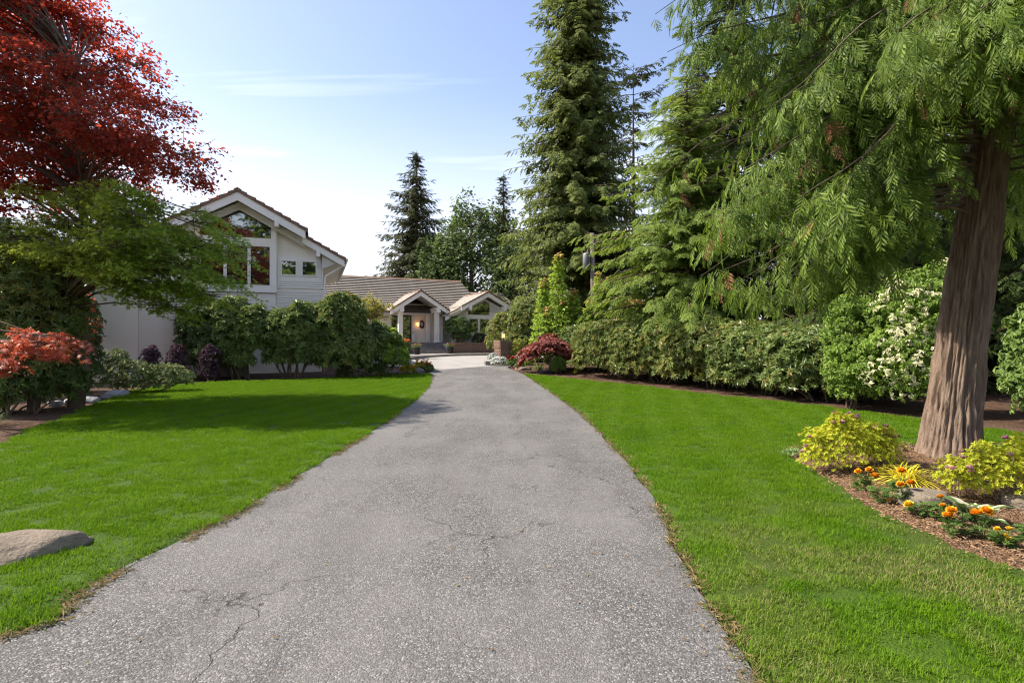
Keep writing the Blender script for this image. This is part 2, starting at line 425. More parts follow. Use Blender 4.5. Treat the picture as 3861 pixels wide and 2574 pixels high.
def mulch(name, c1, c2, c3):
    m, nt, o = newmat(name); p = pos(nt)
    vo = nd(nt, 'ShaderNodeTexVoronoi', Scale=48.0); nt.links.new(mapped(nt, p, (1, 1.9, 1), (0, 0, .5)), vo.inputs['Vector'])
    sp = nd(nt, 'ShaderNodeSeparateColor'); nt.links.new(vo.outputs['Color'], sp.inputs[0])
    col = mixc(nt, sp.outputs[0], c1, c2)
    col = mixc(nt, ramp(nt, sp.outputs[1], .9, .92), col, c3)
    col = mixc(nt, ramp(nt, noise(nt, p, 2.2, 5), .4, .7, 0, .6), col, tuple(v*.6 for v in c1))
    b = nd(nt, 'ShaderNodeBsdfPrincipled', Roughness=.95); b.inputs['Specular IOR Level'].default_value = .15
    nt.links.new(col, b.inputs['Base Color'])
    bp = nd(nt, 'ShaderNodeBump', Strength=1.0, Distance=.025, invert=True); nt.links.new(vo.outputs['Distance'], bp.inputs['Height'])
    bp2 = nd(nt, 'ShaderNodeBump', Strength=.8, Distance=.05); nt.links.new(noise(nt, p, 9, 5), bp2.inputs['Height']); nt.links.new(bp.outputs[0], bp2.inputs['Normal'])
    nt.links.new(bp2.outputs[0], b.inputs['Normal']); nt.links.new(b.outputs[0], o.inputs[0])
    return m
M['mulch'] = mulch('bark_mulch', (.145, .082, .045), (.235, .145, .085), (.45, .34, .23))
M['soil'] = mulch('garden_soil', (.085, .050, .036), (.15, .092, .066), (.28, .19, .13))
M['chip'] = surf('bark_chip', (.17, .10, .055), (.36, .24, .15), 9, .9, .3, 60, (1, 1, 1), .1, True)

def grassmat(name, blade):
    m, nt, o = newmat(name); g = nd(nt, 'ShaderNodeNewGeometry'); p = g.outputs['Position']
    col = mixc(nt, ramp(nt, noise(nt, p, 1.6, 4), .35, .65), (.080, .178, .004), (.135, .255, .006))
    col = mixc(nt, ramp(nt, noise(nt, p, 7.0, 3), .4, .7, 0, .55), col, (.055, .14, .008))
    col = mixc(nt, ramp(nt, noise(nt, p, .38, 4, .6), .45, .68, 0, .6), col, (.125, .215, .006))
    col = mixc(nt, ramp(nt, noise(nt, mapped(nt, p, (1, 1, 1), (0, 0, 1.1)), .55, 5, .65), .5, .7, 0, .55), col, (.038, .115, .005))
    # faint mower lines
    wv = nd(nt, 'ShaderNodeTexWave', Scale=.42, Distortion=2.5, Detail=2.0); wv.inputs['Detail Scale'].default_value = .6
    nt.links.new(mapped(nt, p, (1, .35, 1), (0, 0, .55)), wv.inputs['Vector'])
    col = mixc(nt, ramp(nt, wv.outputs[1], .45, .9, 0, .42), col, (.15, .26, .03))
    # thin, straw-coloured patch of lawn in the open
    sx = nd(nt, 'ShaderNodeSeparateXYZ'); nt.links.new(p, sx.inputs[0])
    near = nd(nt, 'ShaderNodeMath', operation='MULTIPLY')
    gx_ = nd(nt, 'ShaderNodeMath', operation='MULTIPLY'); nt.links.new(ramp(nt, sx.outputs['Y'], 4.0, 6.0, 1, .1), gx_.inputs[0]); nt.links.new(ramp(nt, sx.outputs['X'], .8, 1.8, .12, 1), gx_.inputs[1])
    nt.links.new(ramp(nt, noise(nt, p, 1.15, 4, .6), .42, .60, 0, .95), near.inputs[0]); nt.links.new(gx_.outputs[0], near.inputs[1])
    wn = nd(nt, 'ShaderNodeTexWhiteNoise', noise_dimensions='1D'); nt.links.new(g.outputs['Random Per Island'], wn.inputs['W'])
    if blade:
        col = mixc(nt, ramp(nt, wn.outputs[0], 0, 1, 0, .45), col, (.125, .26, .005))
        dry = nd(nt, 'ShaderNodeMath', operation='MULTIPLY'); nt.links.new(near.outputs[0], dry.inputs[0]); nt.links.new(ramp(nt, wn.outputs[0], .25, .5), dry.inputs[1])
        col = mixc(nt, dry.outputs[0], col, (.30, .28, .12))
    else:
        col = mixc(nt, .72, col, (.028, .055, .008))
        col = mixc(nt, ramp(nt, near.outputs[0], 0, 1, 0, .4), col, (.09, .08, .035))
    b = nd(nt, 'ShaderNodeBsdfPrincipled', Roughness=.7); b.inputs['Specular IOR Level'].default_value = .12
    nt.links.new(col, b.inputs['Base Color'])
    if blade:
        t = nd(nt, 'ShaderNodeBsdfTranslucent'); nt.links.new(mixc(nt, .5, col, (.20, .36, .010)), t.inputs[0])
        ms = nd(nt, 'ShaderNodeMixShader'); ms.inputs[0].default_value = .4
        nt.links.new(b.outputs[0], ms.inputs[1]); nt.links.new(t.outputs[0], ms.inputs[2]); nt.links.new(ms.outputs[0], o.inputs[0])
    else:
        bp = nd(nt, 'ShaderNodeBump', Strength=1.0, Distance=.03); nt.links.new(noise(nt, p, 60, 4), bp.inputs['Height'])
        nt.links.new(bp.outputs[0], b.inputs['Normal']); nt.links.new(b.outputs[0], o.inputs[0])
    return m
M['blade'] = grassmat('grass_blade', True)
M['turf'] = grassmat('turf', False)

# ================================================================== ground
def strip_sheet(name, ys, xl, xr, ncol, zoff, mat, zfun=None, parent=None):
    ys = np.asarray(ys, float); t = np.linspace(0, 1, ncol+1)
    X = xl[:, None]*(1-t)+xr[:, None]*t; Y = np.repeat(ys[:, None], ncol+1, 1)
    Z = gz(X, Y)+zoff
    if zfun is not None: Z = Z+zfun(X, Y)
    V = np.stack([X, Y, Z], -1).reshape(-1, 3); n = ncol+1
    i = np.arange(len(ys)-1)[:, None]*n; j = np.arange(ncol)[None]
    F = np.stack([i+j, i+j+1, i+n+j+1, i+n+j], -1).reshape(-1, 4)
    return obj(name, mesh_np(name, V, F, mat, True), parent)

gx = np.concatenate([[-1500, -600, -250, -120, -70], np.arange(-45, 46, 1.5), [70, 120, 250, 600, 1500]])
gy = np.concatenate([[-1500, -400, -120, -60], np.arange(-30, 81, 1.5), [110, 200, 400, 800, 1600]])
X, Y = np.meshgrid(gx, gy); Z = gz(X, Y)-.035
V = np.stack([X, Y, Z], -1).reshape(-1, 3); n = len(gx)
i = np.arange(len(gy)-1)[:, None]*n; j = np.arange(n-1)[None]
tag(obj('ground', mesh_np('ground', V, np.stack([i+j, i+j+1, i+n+j+1, i+n+j], -1).reshape(-1, 4), M['soil'], True)), 'dark brown garden soil under the shrubs and trees', 'ground', kind='structure')

# edges of the drive (x as a function of y, metres)
DL = np.array([(-40, -9.5), (-10, -6.5), (1.0, -3.9), (2.4, -3.1), (3.05, -2.74), (3.24, -2.58), (3.57, -2.72), (4.09, -2.68), (4.56, -2.60), (5.35, -2.52), (6.83, -2.49), (9.25, -2.45), (11.55, -2.44), (15.5, -2.56), (19.8, -2.9), (23.5, -3.3), (26.0, -3.63), (28.6, -3.9)])
DR = np.array([(-40, -2.6), (-10, -.4), (1.0, 0.95), (2.67, 1.05), (3.14, 1.07), (3.76, 1.10), (4.80, 1.23), (6.04, 1.36), (7.58, 1.42), (9.68, 1.44), (13.4, 1.37), (18.7, 1.06), (23.4, .70), (26.3, .30), (29.2, -.35), (31.4, .0)])
def dl(y): return np.interp(y, DL[:, 0], DL[:, 1])
def dr(y): return np.interp(y, DR[:, 0], DR[:, 1])
def edge_wob(y, s, a=.05): return a*(fbm(np.asarray(y)*2.2, 7.7+s, 0, 3+s)-.5)*2
ys = np.concatenate([np.linspace(-40, 0, 20), np.arange(.5, 31.5, .2)])
drive = strip_sheet('driveway', ys, dl(ys)-.12+edge_wob(ys, 5, .04), dr(ys)+.10+edge_wob(ys, 6, .06), 16, .004, M['asphalt'],
                    lambda X, Y: .012*(fbm(X*.7, Y*.7, 0, 40)-.5))
tag(drive, 'worn grey asphalt driveway leading up to the house', 'driveway', kind='structure')

# left lawn
LB = np.array([(-6, -6.5), (3.0, -7.2), (8.86, -8.0), (10.9, -9.0), (13.85, -10.3), (18.0, -12.1), (20.3, -12.6), (21.8, -11.6), (22.8, -9.6), (23.8, -7.6), (24.9, -5.6), (26.0, -3.9)])
def lb(y): return np.interp(y, LB[:, 0], LB[:, 1])
RB = np.array([(-6, 10.5), (6, 9.2), (9.77, 8.8), (11.95, 8.18), (14.5, 7.2), (16.6, 6.15), (20.3, 4.44), (22.6, 3.0), (24.4, 1.7), (25.6, .75), (26.2, .32)])
def rb(y): return np.interp(y, RB[:, 0], RB[:, 1])
lumps = lambda X, Y: .05*(fbm(X*.45, Y*.45, 0, 60)-.5)+.015*(fbm(X*2.5, Y*2.5, 0, 70)-.5)
def lawn(name, ys, xa, xb, seed, mat, label):
    def zf(X, Y):
        e = np.minimum(np.abs(X-X[:, :1]), np.abs(X-X[:, -1:]))
        return lumps(X, Y)-.05*(1-sstep(0, .10, e))
    t = np.linspace(0, 1, 61)
    o = strip_sheet(name, ys, xa, xb, 90, .03, mat, zf)
    return tag(o, label, 'lawn', kind='structure')
ysl = np.concatenate([np.linspace(-6, 0, 8), np.arange(.3, 26.0, .22)])
lawn('lawn_left', ysl, lb(ysl)+edge_wob(ysl, 1, .06), dl(ysl)+edge_wob(ysl, 2, .05), 1, M['turf'], 'clipped green lawn on the near side of the white wing')
ysr = np.concatenate([np.linspace(-6, 0, 8), np.arange(.3, 26.2, .22)])
lawn('lawn_right', ysr, dr(ysr)+.12+edge_wob(ysr, 3, .06), rb(ysr)+edge_wob(ysr, 4, .06), 2, M['turf'], 'clipped green lawn between the driveway and the hedge')

# mulch bed round the big cedar, on top of the lawn
BED = np.array([(3.78, 8.04), (3.6, 7.0), (3.43, 6.17), (3.32, 5.5), (3.28, 4.97), (3.26, 4.6), (3.30, 4.30), (3.39, 3.91), (3.7, 3.3), (4.6, 2.8), (5.8, 3.2), (6.6, 4.6), (6.95, 6.2), (6.9, 7.4), (6.75, 8.3), (6.2, 8.75), (5.4, 8.8), (4.6, 8.6), (4.1, 8.4)])
def smooth_poly(P, k=2):
    for _ in range(k):
        Q = np.roll(P, -1, 0); P = np.stack([P*.75+Q*.25, P*.25+Q*.75], 1).reshape(-1, 2)
    return P
BEDS = smooth_poly(BED)
def inpoly(x, y, P):
    x = np.asarray(x); y = np.asarray(y); c = np.zeros(x.shape, bool); j = len(P)-1
    for i in range(len(P)):
        xi, yi = P[i]; xj, yj = P[j]
        with np.errstate(divide='ignore', invalid='ignore'):
            t = ((yi > y) != (yj > y)) & (x < (xj-xi)*(y-yi)/(yj-yi+1e-12)+xi)
        c ^= t; j = i
    return c
CED = np.array([5.44, 7.15])
def mound(X, Y):
    d = np.hypot(X-CED[0], Y-CED[1])
    return .16*np.exp(-(d/.95)**2)
def polar_sheet(name, P, c, nr, zf, mat):
    t = np.linspace(0, 1, nr+1)[:, None, None]
    G = c+(P[None]-c)*t; Xg, Yg = G[..., 0], G[..., 1]
    Zg = gz(Xg, Yg)+zf(Xg, Yg, np.broadcast_to(t[..., 0], Xg.shape))
    V = np.stack([Xg, Yg, Zg], -1).reshape(-1, 3); n = len(P)
    i = np.arange(nr)[:, None]*n; j = np.arange(n)[None]; j2 = (j+1) % n
    return obj(name, mesh_np(name, V, np.stack([i+j, i+j2, i+n+j2, i+n+j], -1).reshape(-1, 4), mat, True))
bedz = lambda X, Y, t: .005+.055*(1-np.clip(t, 0, 1)**8)+lumps(X, Y)+mound(X, Y)+.03*(fbm(X*6, Y*6, 0, 91)-.5)*(t < .98)
bed = polar_sheet('mulch_bed', BEDS+(.06*(np.stack([fbm(BEDS[:, 0]*3, BEDS[:, 1]*3, 0, 8), fbm(BEDS[:, 0]*3, BEDS[:, 1]*3, 5, 8)], 1)-.5)), np.array([5.1, 6.2]), 40, bedz, M['mulch'])
tag(bed, 'reddish bark mulch bed around the big cedar trunk', 'mulch bed', kind='structure')

def bed_h(x, y): return float(gz(x, y)+.05+lumps(np.array([x]), np.array([y]))[0]+mound(x, y))
# loose bark chips lying on the bed
s = Soup(); K = 5200
px_ = rng.uniform(3.1, 6.9, K*2); py_ = rng.uniform(2.9, 8.9, K*2); ok = inpoly(px_, py_, BEDS); px_, py_ = px_[ok], py_[ok]
pz_ = gz(px_, py_)+.068+lumps(px_, py_)+mound(px_, py_)+rng.uniform(-.012, .012, len(px_))
a = rng.uniform(0, 6.28, len(px_)); d = np.stack([np.cos(a), np.sin(a), rng.uniform(-.35, .35, len(a))], 1)
chip = (np.array([(0, -.18, 0), (1, -.12, 0), (.9, .16, .02), (.1, .2, 0), (0.05, 0, .12), (.95, 0, .12)]), np.array([(0, 1, 4), (1, 5, 4), (1, 2, 5), (2, 3, 5), (3, 4, 5), (3, 0, 4)]))
s.inst(chip, np.stack([px_, py_, pz_], 1), d, np.array([[0, 0, 1.0]])+rng.normal(0, .35, (len(a), 3)), rng.uniform(.012, .04, len(a)))
tag(s.build('bark_chips', [M['chip']]), 'loose bark chips strewn over the mulch bed', 'bark chips', kind='stuff')

# concrete courtyard
xs = np.linspace(-16, 4, 60)
yf = np.interp(xs, [-16, -9, -4.6, -3.9, -3.4, .2, .6, 4], [30.6, 30.1, 29.6, 28.6, 28.1, 31.3, 33.4, 36]); V = []; nrow = 16
for k in range(nrow+1):
    yy = yf*(1-k/nrow)+46*k/nrow; V.append(np.stack([xs, yy, gz(xs, yy)+.010], 1))
V = np.concatenate(V); n = len(xs); i = np.arange(nrow)[:, None]*n; j = np.arange(n-1)[None]
tag(obj('courtyard', mesh_np('courtyard', V, np.stack([i+j, i+j+1, i+n+j+1, i+n+j], -1).reshape(-1, 4), M['concrete'], True)), 'pale concrete courtyard in front of the entry steps', 'courtyard', kind='structure')
# kerb and raised walk
KP = np.array([(-7.3, 29.9), (-6.9, 31.5), (-6.3, 34), (-5.5, 37), (-3.9, 39.8), (-1.5, 41.6), (1.5, 43.0), (5, 44.2)])
tt = np.linspace(0, len(KP)-1, 50); KX = np.interp(tt, range(len(KP)), KP[:, 0]); KY = np.interp(tt, range(len(KP)), KP[:, 1])
for _ in range(4):
    KX[1:-1] = (KX[:-2]+2*KX[1:-1]+KX[2:])/4; KY[1:-1] = (KY[:-2]+2*KY[1:-1]+KY[2:])/4
KN = unit(np.stack([-np.gradient(KY), np.gradient(KX)], 1))
def sweep(name, prof, mat, label, cat, kind):
    prof = np.asarray(prof); m = len(prof)
    V = np.stack([np.stack([KX+KN[:, 0]*p, KY+KN[:, 1]*p, gz(KX, KY)+q], 1) for p, q in prof], 1).reshape(-1, 3)
    i = np.arange(len(KX)-1)[:, None]*m; j = np.arange(m-1)[None]
    o = obj(name, mesh_np(name, V, np.stack([i+j, i+j+1, i+m+j+1, i+m+j], -1).reshape(-1, 4), mat))
    return tag(o, label, cat, kind=kind)
sweep('kerb', [(-.01, -.05), (.0, .13), (.02, .15), (.16, .155), (.17, .0)], M['kerb'], 'low curved kerb along the courtyard below the entry steps', 'kerb', 'structure')
sweep('front_walk', [(.16, .02), (.165, .135), (1.4, .14), (2.6, .14), (4.5, .142), (7.0, .142)], M['kerb'], 'raised paved walk behind the kerb before the steps', 'walk', 'structure')

# ---------------------------------------------------------- grass blades
def blade_patch(name, nb, rad, hmin, hmax, wd, seed):
    r = np.random.default_rng(seed)
    a = r.uniform(0, 6.28, nb); q = rad*np.sqrt(r.uniform(0, 1, nb)); b = np.stack([q*np.cos(a), q*np.sin(a), np.full(nb, -.01)], 1)
    az = r.uniform(0, 6.28, nb); lean = r.uniform(.15, .95, nb); h = r.uniform(hmin, hmax, nb)
    d = np.stack([np.cos(az)*np.sin(lean), np.sin(az)*np.sin(lean), np.cos(lean)], 1)
    sd_ = np.stack([-np.sin(az), np.cos(az), np.zeros(nb)], 1)*(wd*r.uniform(.7, 1.3, nb))[:, None]
    mid = b+d*h[:, None]*.55; tip = b+d*h[:, None]; tip[:, 2] -= h*.18*lean; tip[:, :2] += d[:, :2]*h[:, None]*.12
    V = np.stack([b-sd_/2, b+sd_/2, mid+sd_*.4, mid-sd_*.4, tip], 1).reshape(-1, 3)
    o = np.arange(nb)[:, None]*5
    return mesh_np(name, V, [o+np.array([[0, 1, 2, 3]]), o+np.array([[3, 2, 4]])], M['blade'])
def grass_field(name, label, pts, rots, scl, patch_me):
    me = bpy.data.meshes.new(name); me.vertices.add(len(pts)); me.vertices.foreach_set('co', np.asarray(pts, np.float32).ravel())
    at = me.attributes.new('rot', 'FLOAT_VECTOR', 'POINT'); at.data.foreach_set('vector', np.stack([np.zeros(len(pts)), np.zeros(len(pts)), rots], 1).astype(np.float32).ravel())
    at = me.attributes.new('scl', 'FLOAT', 'POINT'); at.data.foreach_set('value', np.asarray(scl, np.float32))
    me.materials.append(M['blade'])
    o = obj(name, me); tag(o, label, 'grass', kind='stuff')
    src = bpy.data.objects.new(name+'_blades', patch_me)
    g = bpy.data.node_groups.new(name, 'GeometryNodeTree')
    g.interface.new_socket('Geometry', in_out='INPUT', socket_type='NodeSocketGeometry'); g.interface.new_socket('Geometry', in_out='OUTPUT', socket_type='NodeSocketGeometry')
    gi = g.nodes.new('NodeGroupInput'); go = g.nodes.new('NodeGroupOutput')
    ip = g.nodes.new('GeometryNodeInstanceOnPoints'); oi = g.nodes.new('GeometryNodeObjectInfo'); oi.inputs[0].default_value = src
    na = g.nodes.new('GeometryNodeInputNamedAttribute'); na.data_type = 'FLOAT_VECTOR'; na.inputs[0].default_value = 'rot'
    nb = g.nodes.new('GeometryNodeInputNamedAttribute'); nb.data_type = 'FLOAT'; nb.inputs[0].default_value = 'scl'
    g.links.new(gi.outputs[0], ip.inputs['Points']); g.links.new(oi.outputs['Geometry'], ip.inputs['Instance'])
    g.links.new(na.outputs[0], ip.inputs['Rotation']); g.links.new(nb.outputs[0], ip.inputs['Scale']); g.links.new(ip.outputs[0], go.inputs[0])
    md = o.modifiers.new('blades', 'NODES'); md.node_group = g
    return o
def lawn_points(xa, xb, y0, y1, dens_near, dens_far, exclude=None, inset=.03):
    n = int((y1-y0)*18*dens_near); x = rng.uniform(-14, 10, n); y = rng.uniform(y0, y1, n)
    n_keep = rng.uniform(0, 1, n) < np.interp(y, [y0, 6, 14, y1], [1, 1, dens_far/dens_near*1.6, dens_far/dens_near])
    ok = (x > xa(y)+inset) & (x < xb(y)-inset) & n_keep & (np.abs(x) < 1.02*y+1.2)
    if exclude is not None: ok &= ~inpoly(x, y, exclude)
    x, y = x[ok], y[ok]
    return np.stack([x, y, gz(x, y)+.032+lumps(x, y)], 1)
PATCH = blade_patch('grass_patch', 120, .085, .022, .055, .0045, 3)
P = lawn_points(lambda y: lb(y)+edge_wob(y, 1, .06), lambda y: dl(y)+edge_wob(y, 2, .05), 1.2, 26, 125, 45, inset=.07)
grass_field('grass_blades', 'short green grass blades covering the lawn by the white wing', P, rng.uniform(0, 6.28, len(P)), rng.uniform(.8, 1.25, len(P))*np.interp(P[:, 1], [4, 20], [1, 1.5]), PATCH)
P = lawn_points(lambda y: dr(y)+.12+edge_wob(y, 3, .06), lambda y: rb(y)+edge_wob(y, 4, .06), 1.2, 26, 125, 45, BEDS, inset=.07)
grass_field('grass_blades', 'short green grass blades covering the lawn by the hedge', P, rng.uniform(0, 6.28, len(P)), rng.uniform(.8, 1.25, len(P))*np.interp(P[:, 1], [4, 20], [1, 1.5]), PATCH)
# dry, ragged thatch along the edges of the drive
M['thatch'] = leafmat('dry_thatch', (.17, .13, .065), (.26, .205, .10), (.3, .24, .12), .25, .8, .1, (.10, .16, .03), .72)
for side in (0, 1):
    s = Soup(); y = rng.uniform(1.6, 25, 9000); keep = rng.uniform(0, 1, len(y)) < np.interp(y, [2, 8, 25], [1, .55, .25])*(fbm(y*1.7, 3.3, 0, 20+side) > (.40 if side else .47)); y = y[keep]
    if side: x = dr(y)+.115+edge_wob(y, 3, .06)+rng.normal(0, .035, len(y))
    else: x = dl(y)+edge_wob(y, 2, .05)+rng.normal(-.01, .03, len(y))
    a = rng.uniform(0, 6.28, len(y)); d = np.stack([np.cos(a), np.sin(a), rng.uniform(.1, .9, len(y))], 1)
    s.inst(t_leaf2(.13, .2), np.stack([x, y, gz(x, y)+rng.uniform(.0, .02, len(y))], 1), d, np.array([[0, 0, 1.]])+rng.normal(0, .4, (len(y), 3)), rng.uniform(.03, .08, len(y)))
    tag(s.build('dry_thatch', [M['thatch']]), ['dry brown grass fringe along the lawn edge by the white wing', 'dry brown grass fringe along the lawn edge by the hedge lawn'][side], 'dry grass', kind='stuff')

# fallen leaves and needles
s = Soup(); n_ = 900; y = rng.uniform(2.5, 26, n_)**1.0; t = rng.uniform(0, 1, n_); t = np.where(rng.uniform(0, 1, n_) < .6, t**4*np.where(rng.uniform(0, 1, n_) < .5, 1, 1), t)
t = np.where(rng.uniform(0, 1, n_) < .5, t, 1-t); x = dl(y)*(1-t)+dr(y)*t; a = rng.uniform(0, 6.28, n_)
s.inst(t_leaf2(.5, .15), np.stack([x, y, gz(x, y)+.016], 1), np.stack([np.cos(a), np.sin(a), rng.uniform(-.05, .1, n_)], 1), np.array([[0, 0, 1.]])+rng.normal(0, .15, (n_, 3)), rng.uniform(.012, .035, n_))
M['litter'] = leafmat('leaf_litter', (.10, .055, .025), (.20, .12, .05), (.2, .12, .05), .1, .8, .1, (.14, .16, .04), .8)
tag(s.build('leaf_litter', [M['litter']]), 'scattered small brown leaves lying on the driveway', 'leaf litter', kind='stuff')

# ================================================================== white gabled wing
TP = .55                                                    # roof pitch
wing = thing('house_wing', 'tall white gabled house wing with large peaked window, behind the rhododendrons', 'house', (-12.59, 26.35, 0), R(19))
prism('wall', [(-3.57, -.1), (3.57, -.1), (3.57, 5.9), (0, 7.9), (-3.57, 5.9)], .02, 9.5, 'y', M['wall'], wing)
# painted brick courses on the wall beside the bay
ch = .123
cm = None
for k in range(36):
    z0 = -.02+k*ch
    if z0+ch > 4.1: break
    if cm is None: cm = MB().box(1.56, 3.60, -.045, .06, .006, ch-.008).mesh('brick_course', M['brickw'])
    o = obj('brick_course', cm, wing); o.location.z = z0
for k in range(3):
    box('siding_board', 1.57, 3.585, -.05, .05, 4.13+k*.10, 4.215+k*.10, M['white'], wing)
box('corner_board', 3.57, 3.64, -.06, .10, 4.12, 5.35, M['white'], wing)
# bay panel with the tall window
bay = prism('window_bay', [(-1.78, 3.86), (1.55, 3.86), (1.55, 7.0), (0, 7.86), (-1.78, 6.88)], -.10, .03, 'y', M['soffit'], wing)
box('lower_panel', -1.78, 1.53, -.07, .03, -.1, 3.84, M['wall'], wing)
def frame_box(name, x0, x1, z0, z1, y0, y1, parent, mat=None): return box(name, x0, x1, y0, y1, z0, z1, mat or M['white'], parent)
frame_box('bay_sill', -1.86, 1.58, 3.88, 4.16, -.17, -.07, wing)
frame_box('bay_post', 1.33, 1.57, 4.17, 6.98, -.165, -.07, wing)
frame_box('bay_post', -1.86, -1.66, 4.17, 6.9, -.165, -.07, wing)
frame_box('transom', -1.66, 1.33, 6.08, 6.40, -.16, -.07, wing)
def window(name, x0, x1, z0, z1, parent, y=-.13, fr=.055, label=None):
    m = MB(); m.box(x0, x1, y-.03, y+.05, z0, z0+fr).box(x0, x1, y-.03, y+.05, z1-fr, z1).box(x0, x0+fr, y-.028, y+.05, z0+fr, z1-fr).box(x1-fr, x1, y-.028, y+.05, z0+fr, z1-fr)
    f = m.build(name, M['white'], parent)
    box('pane', x0+fr, x1-fr, y, y+.015, z0+fr, z1-fr, M['glass'], f)
    return f
xs_ = [-1.66, -.66, .34, 1.33]
window('window', -1.655, -.62, 4.17, 6.07, wing); window('window', -.60, .38, 4.17, 6.07, wing); window('window', .40, 1.325, 4.17, 6.07, wing)
gp = prism('gable_pane', [(-1.64, 6.42), (1.31, 6.42), (1.31, 6.98), (0, 7.66), (-1.64, 6.83)], -.12, -.10, 'y', M['glass'], wing)
# small paired windows in the recessed wall
frame_box('window_surround', 1.60, 3.56, 4.44, 5.62, -.035, .03, wing)
window('window', 1.74, 2.46, 4.72, 5.46, wing, -.06); window('window', 2.66, 3.36, 4.72, 5.46, wing, -.06)
# roof: slopes, boards, tile courses
def slope_pts(xa, xb, zc, t0, t1):          # quad of the slope between x=xa and xb, offset band t0..t1 below the top
    return [(xa, zc-abs(xa)*TP-t1), (xb, zc-abs(xb)*TP-t1), (xb, zc-abs(xb)*TP-t0), (xa, zc-abs(xa)*TP-t0)]
PK = 8.42
for sg in (-1, 1):
    # upper roof (far overhang) and lower roof (set back and one step lower)
    prism('rake_board', slope_pts(0, sg*2.86, PK, .13, .50), -.95, -.86, 'y', M['white'], wing)
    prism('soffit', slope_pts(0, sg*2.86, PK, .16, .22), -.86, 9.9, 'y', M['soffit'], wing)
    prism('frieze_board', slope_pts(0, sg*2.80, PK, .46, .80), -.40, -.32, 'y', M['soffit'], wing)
    prism('rake_board', slope_pts(sg*2.70, sg*4.62, PK-.26, .12, .44), -.50, -.42, 'y', M['white'], wing)
    prism('soffit', slope_pts(sg*2.70, sg*4.62, PK-.26, .16, .22), -.42, 9.9, 'y', M['soffit'], wing)
    n1 = 8; w1 = 2.95/n1
    for k in range(n1):
        xa, xb = k*w1-.02, (k+1)*w1+.02
        z = lambda x, up: PK-x*TP+up
        prism('tile_course', [(sg*xa, z(xa, -.13)), (sg*xb, z(xb, -.13)), (sg*xb, z(xb, .065)), (sg*xa, z(xa, .0))], -1.0, 9.9, 'y', M['tileedge'], wing)
    n2 = 5; w2 = 1.85/n2
    for k in range(n2):
        xa, xb = 2.82+k*w2-.02, 2.82+(k+1)*w2+.02
        z = lambda x, up: PK-.26-x*TP+up
        prism('tile_course', [(sg*xa, z(xa, -.12)), (sg*xb, z(xb, -.12)), (sg*xb, z(xb, .065)), (sg*xa, z(xa, .0))], -.55, 9.9, 'y', M['tileedge'], wing)
    # outlooker beams under the eaves
    box('roof_beam', sg*1.62-.09, sg*1.62+.09, -.98, .0, 6.86, 7.22, M['white'], wing)
    box('roof_beam', sg*3.42-.09, sg*3.42+.09, -.53, .0, 5.62, 6.02, M['white'], wing)
    gt = MB().tube([(sg*4.72, -.5, 5.52), (sg*4.72, 9.8, 5.52)], .075, 8).build('gutter', M['gutter'], wing)
    # sloping eave soffit between wall and gutter
    prism('eave_soffit', [(sg*3.58, 5.05), (sg*4.60, 5.48), (sg*4.60, 5.54), (sg*3.58, 5.12)], -.30, 9.8, 'y', M['soffit'], wing)
prism('eave_end_board', [(3.58, 5.06), (4.58, 5.49), (4.58, 5.52), (3.58, 6.08)], -.34, -.28, 'y', M['soffit'], wing)
prism('ridge_cap', [(-.16, PK-.02), (0, PK+.07), (.16, PK-.02)], -1.01, 9.9, 'y', M['tileedge'], wing)
MB().tube([(4.72, -.2, 5.48), (4.70, -.2, 5.35), (3.76, -.2, 4.75), (3.72, -.2, 4.55), (3.72, -.2, .1)], .04, 8).build('downspout', M['white'], wing, True)
# low projecting block to the left with a plain panel and brick courses
prism('wing_block', [(-5.35, -.1), (-1.80, -.1), (-1.80, 3.98), (-5.35, 3.98)], -1.55, 2.6, 'y', M['wall'], wing)
prism('plain_panel', [(-5.38, -.1), (-3.66, -.1), (-3.66, 3.95), (-5.38, 3.95)], -1.66, -1.53, 'y', M['wall'], wing)
box('corner_trim', -5.42, -5.32, -1.70, -1.50, -.1, 3.96, M['white'], wing)
box('fascia', -5.6, -1.6, -1.85, 2.7, 3.99, 4.22, M['white'], wing)
cm = None
for k in range(33):
    if cm is None: cm = MB().box(-3.655, -1.78, -1.60, -1.45, .006, ch-.008).mesh('brick_course', M['brickw'])
    o = obj('brick_course', cm, wing); o.location.z = -.06+k*ch

# ================================================================== main house
house = thing('main_house', 'long low grey house with tiled roof and gabled entry porch beyond the courtyard', 'house', (-6.82, 43.5, 0), R(25))
HP = .5
box('front_wall', -14, -1.9, 2.3, 2.6, .3, 4.2, M['wall'], house)
box('porch_back_wall', -1.88, 2.0, 2.5, 2.8, 1.2, 4.6, M['wall'], house)
box('side_wall', 1.62, 1.9, .9, 2.49, 1.2, 4.0, M['wall'], house)
box('link_wall', 1.92, 3.0, 1.6, 1.9, .5, 4.0, M['soffit'], house)
box('wing_wall', 2.62, 8.2, -.05, 6, .5, 3.9, M['wall'], house)
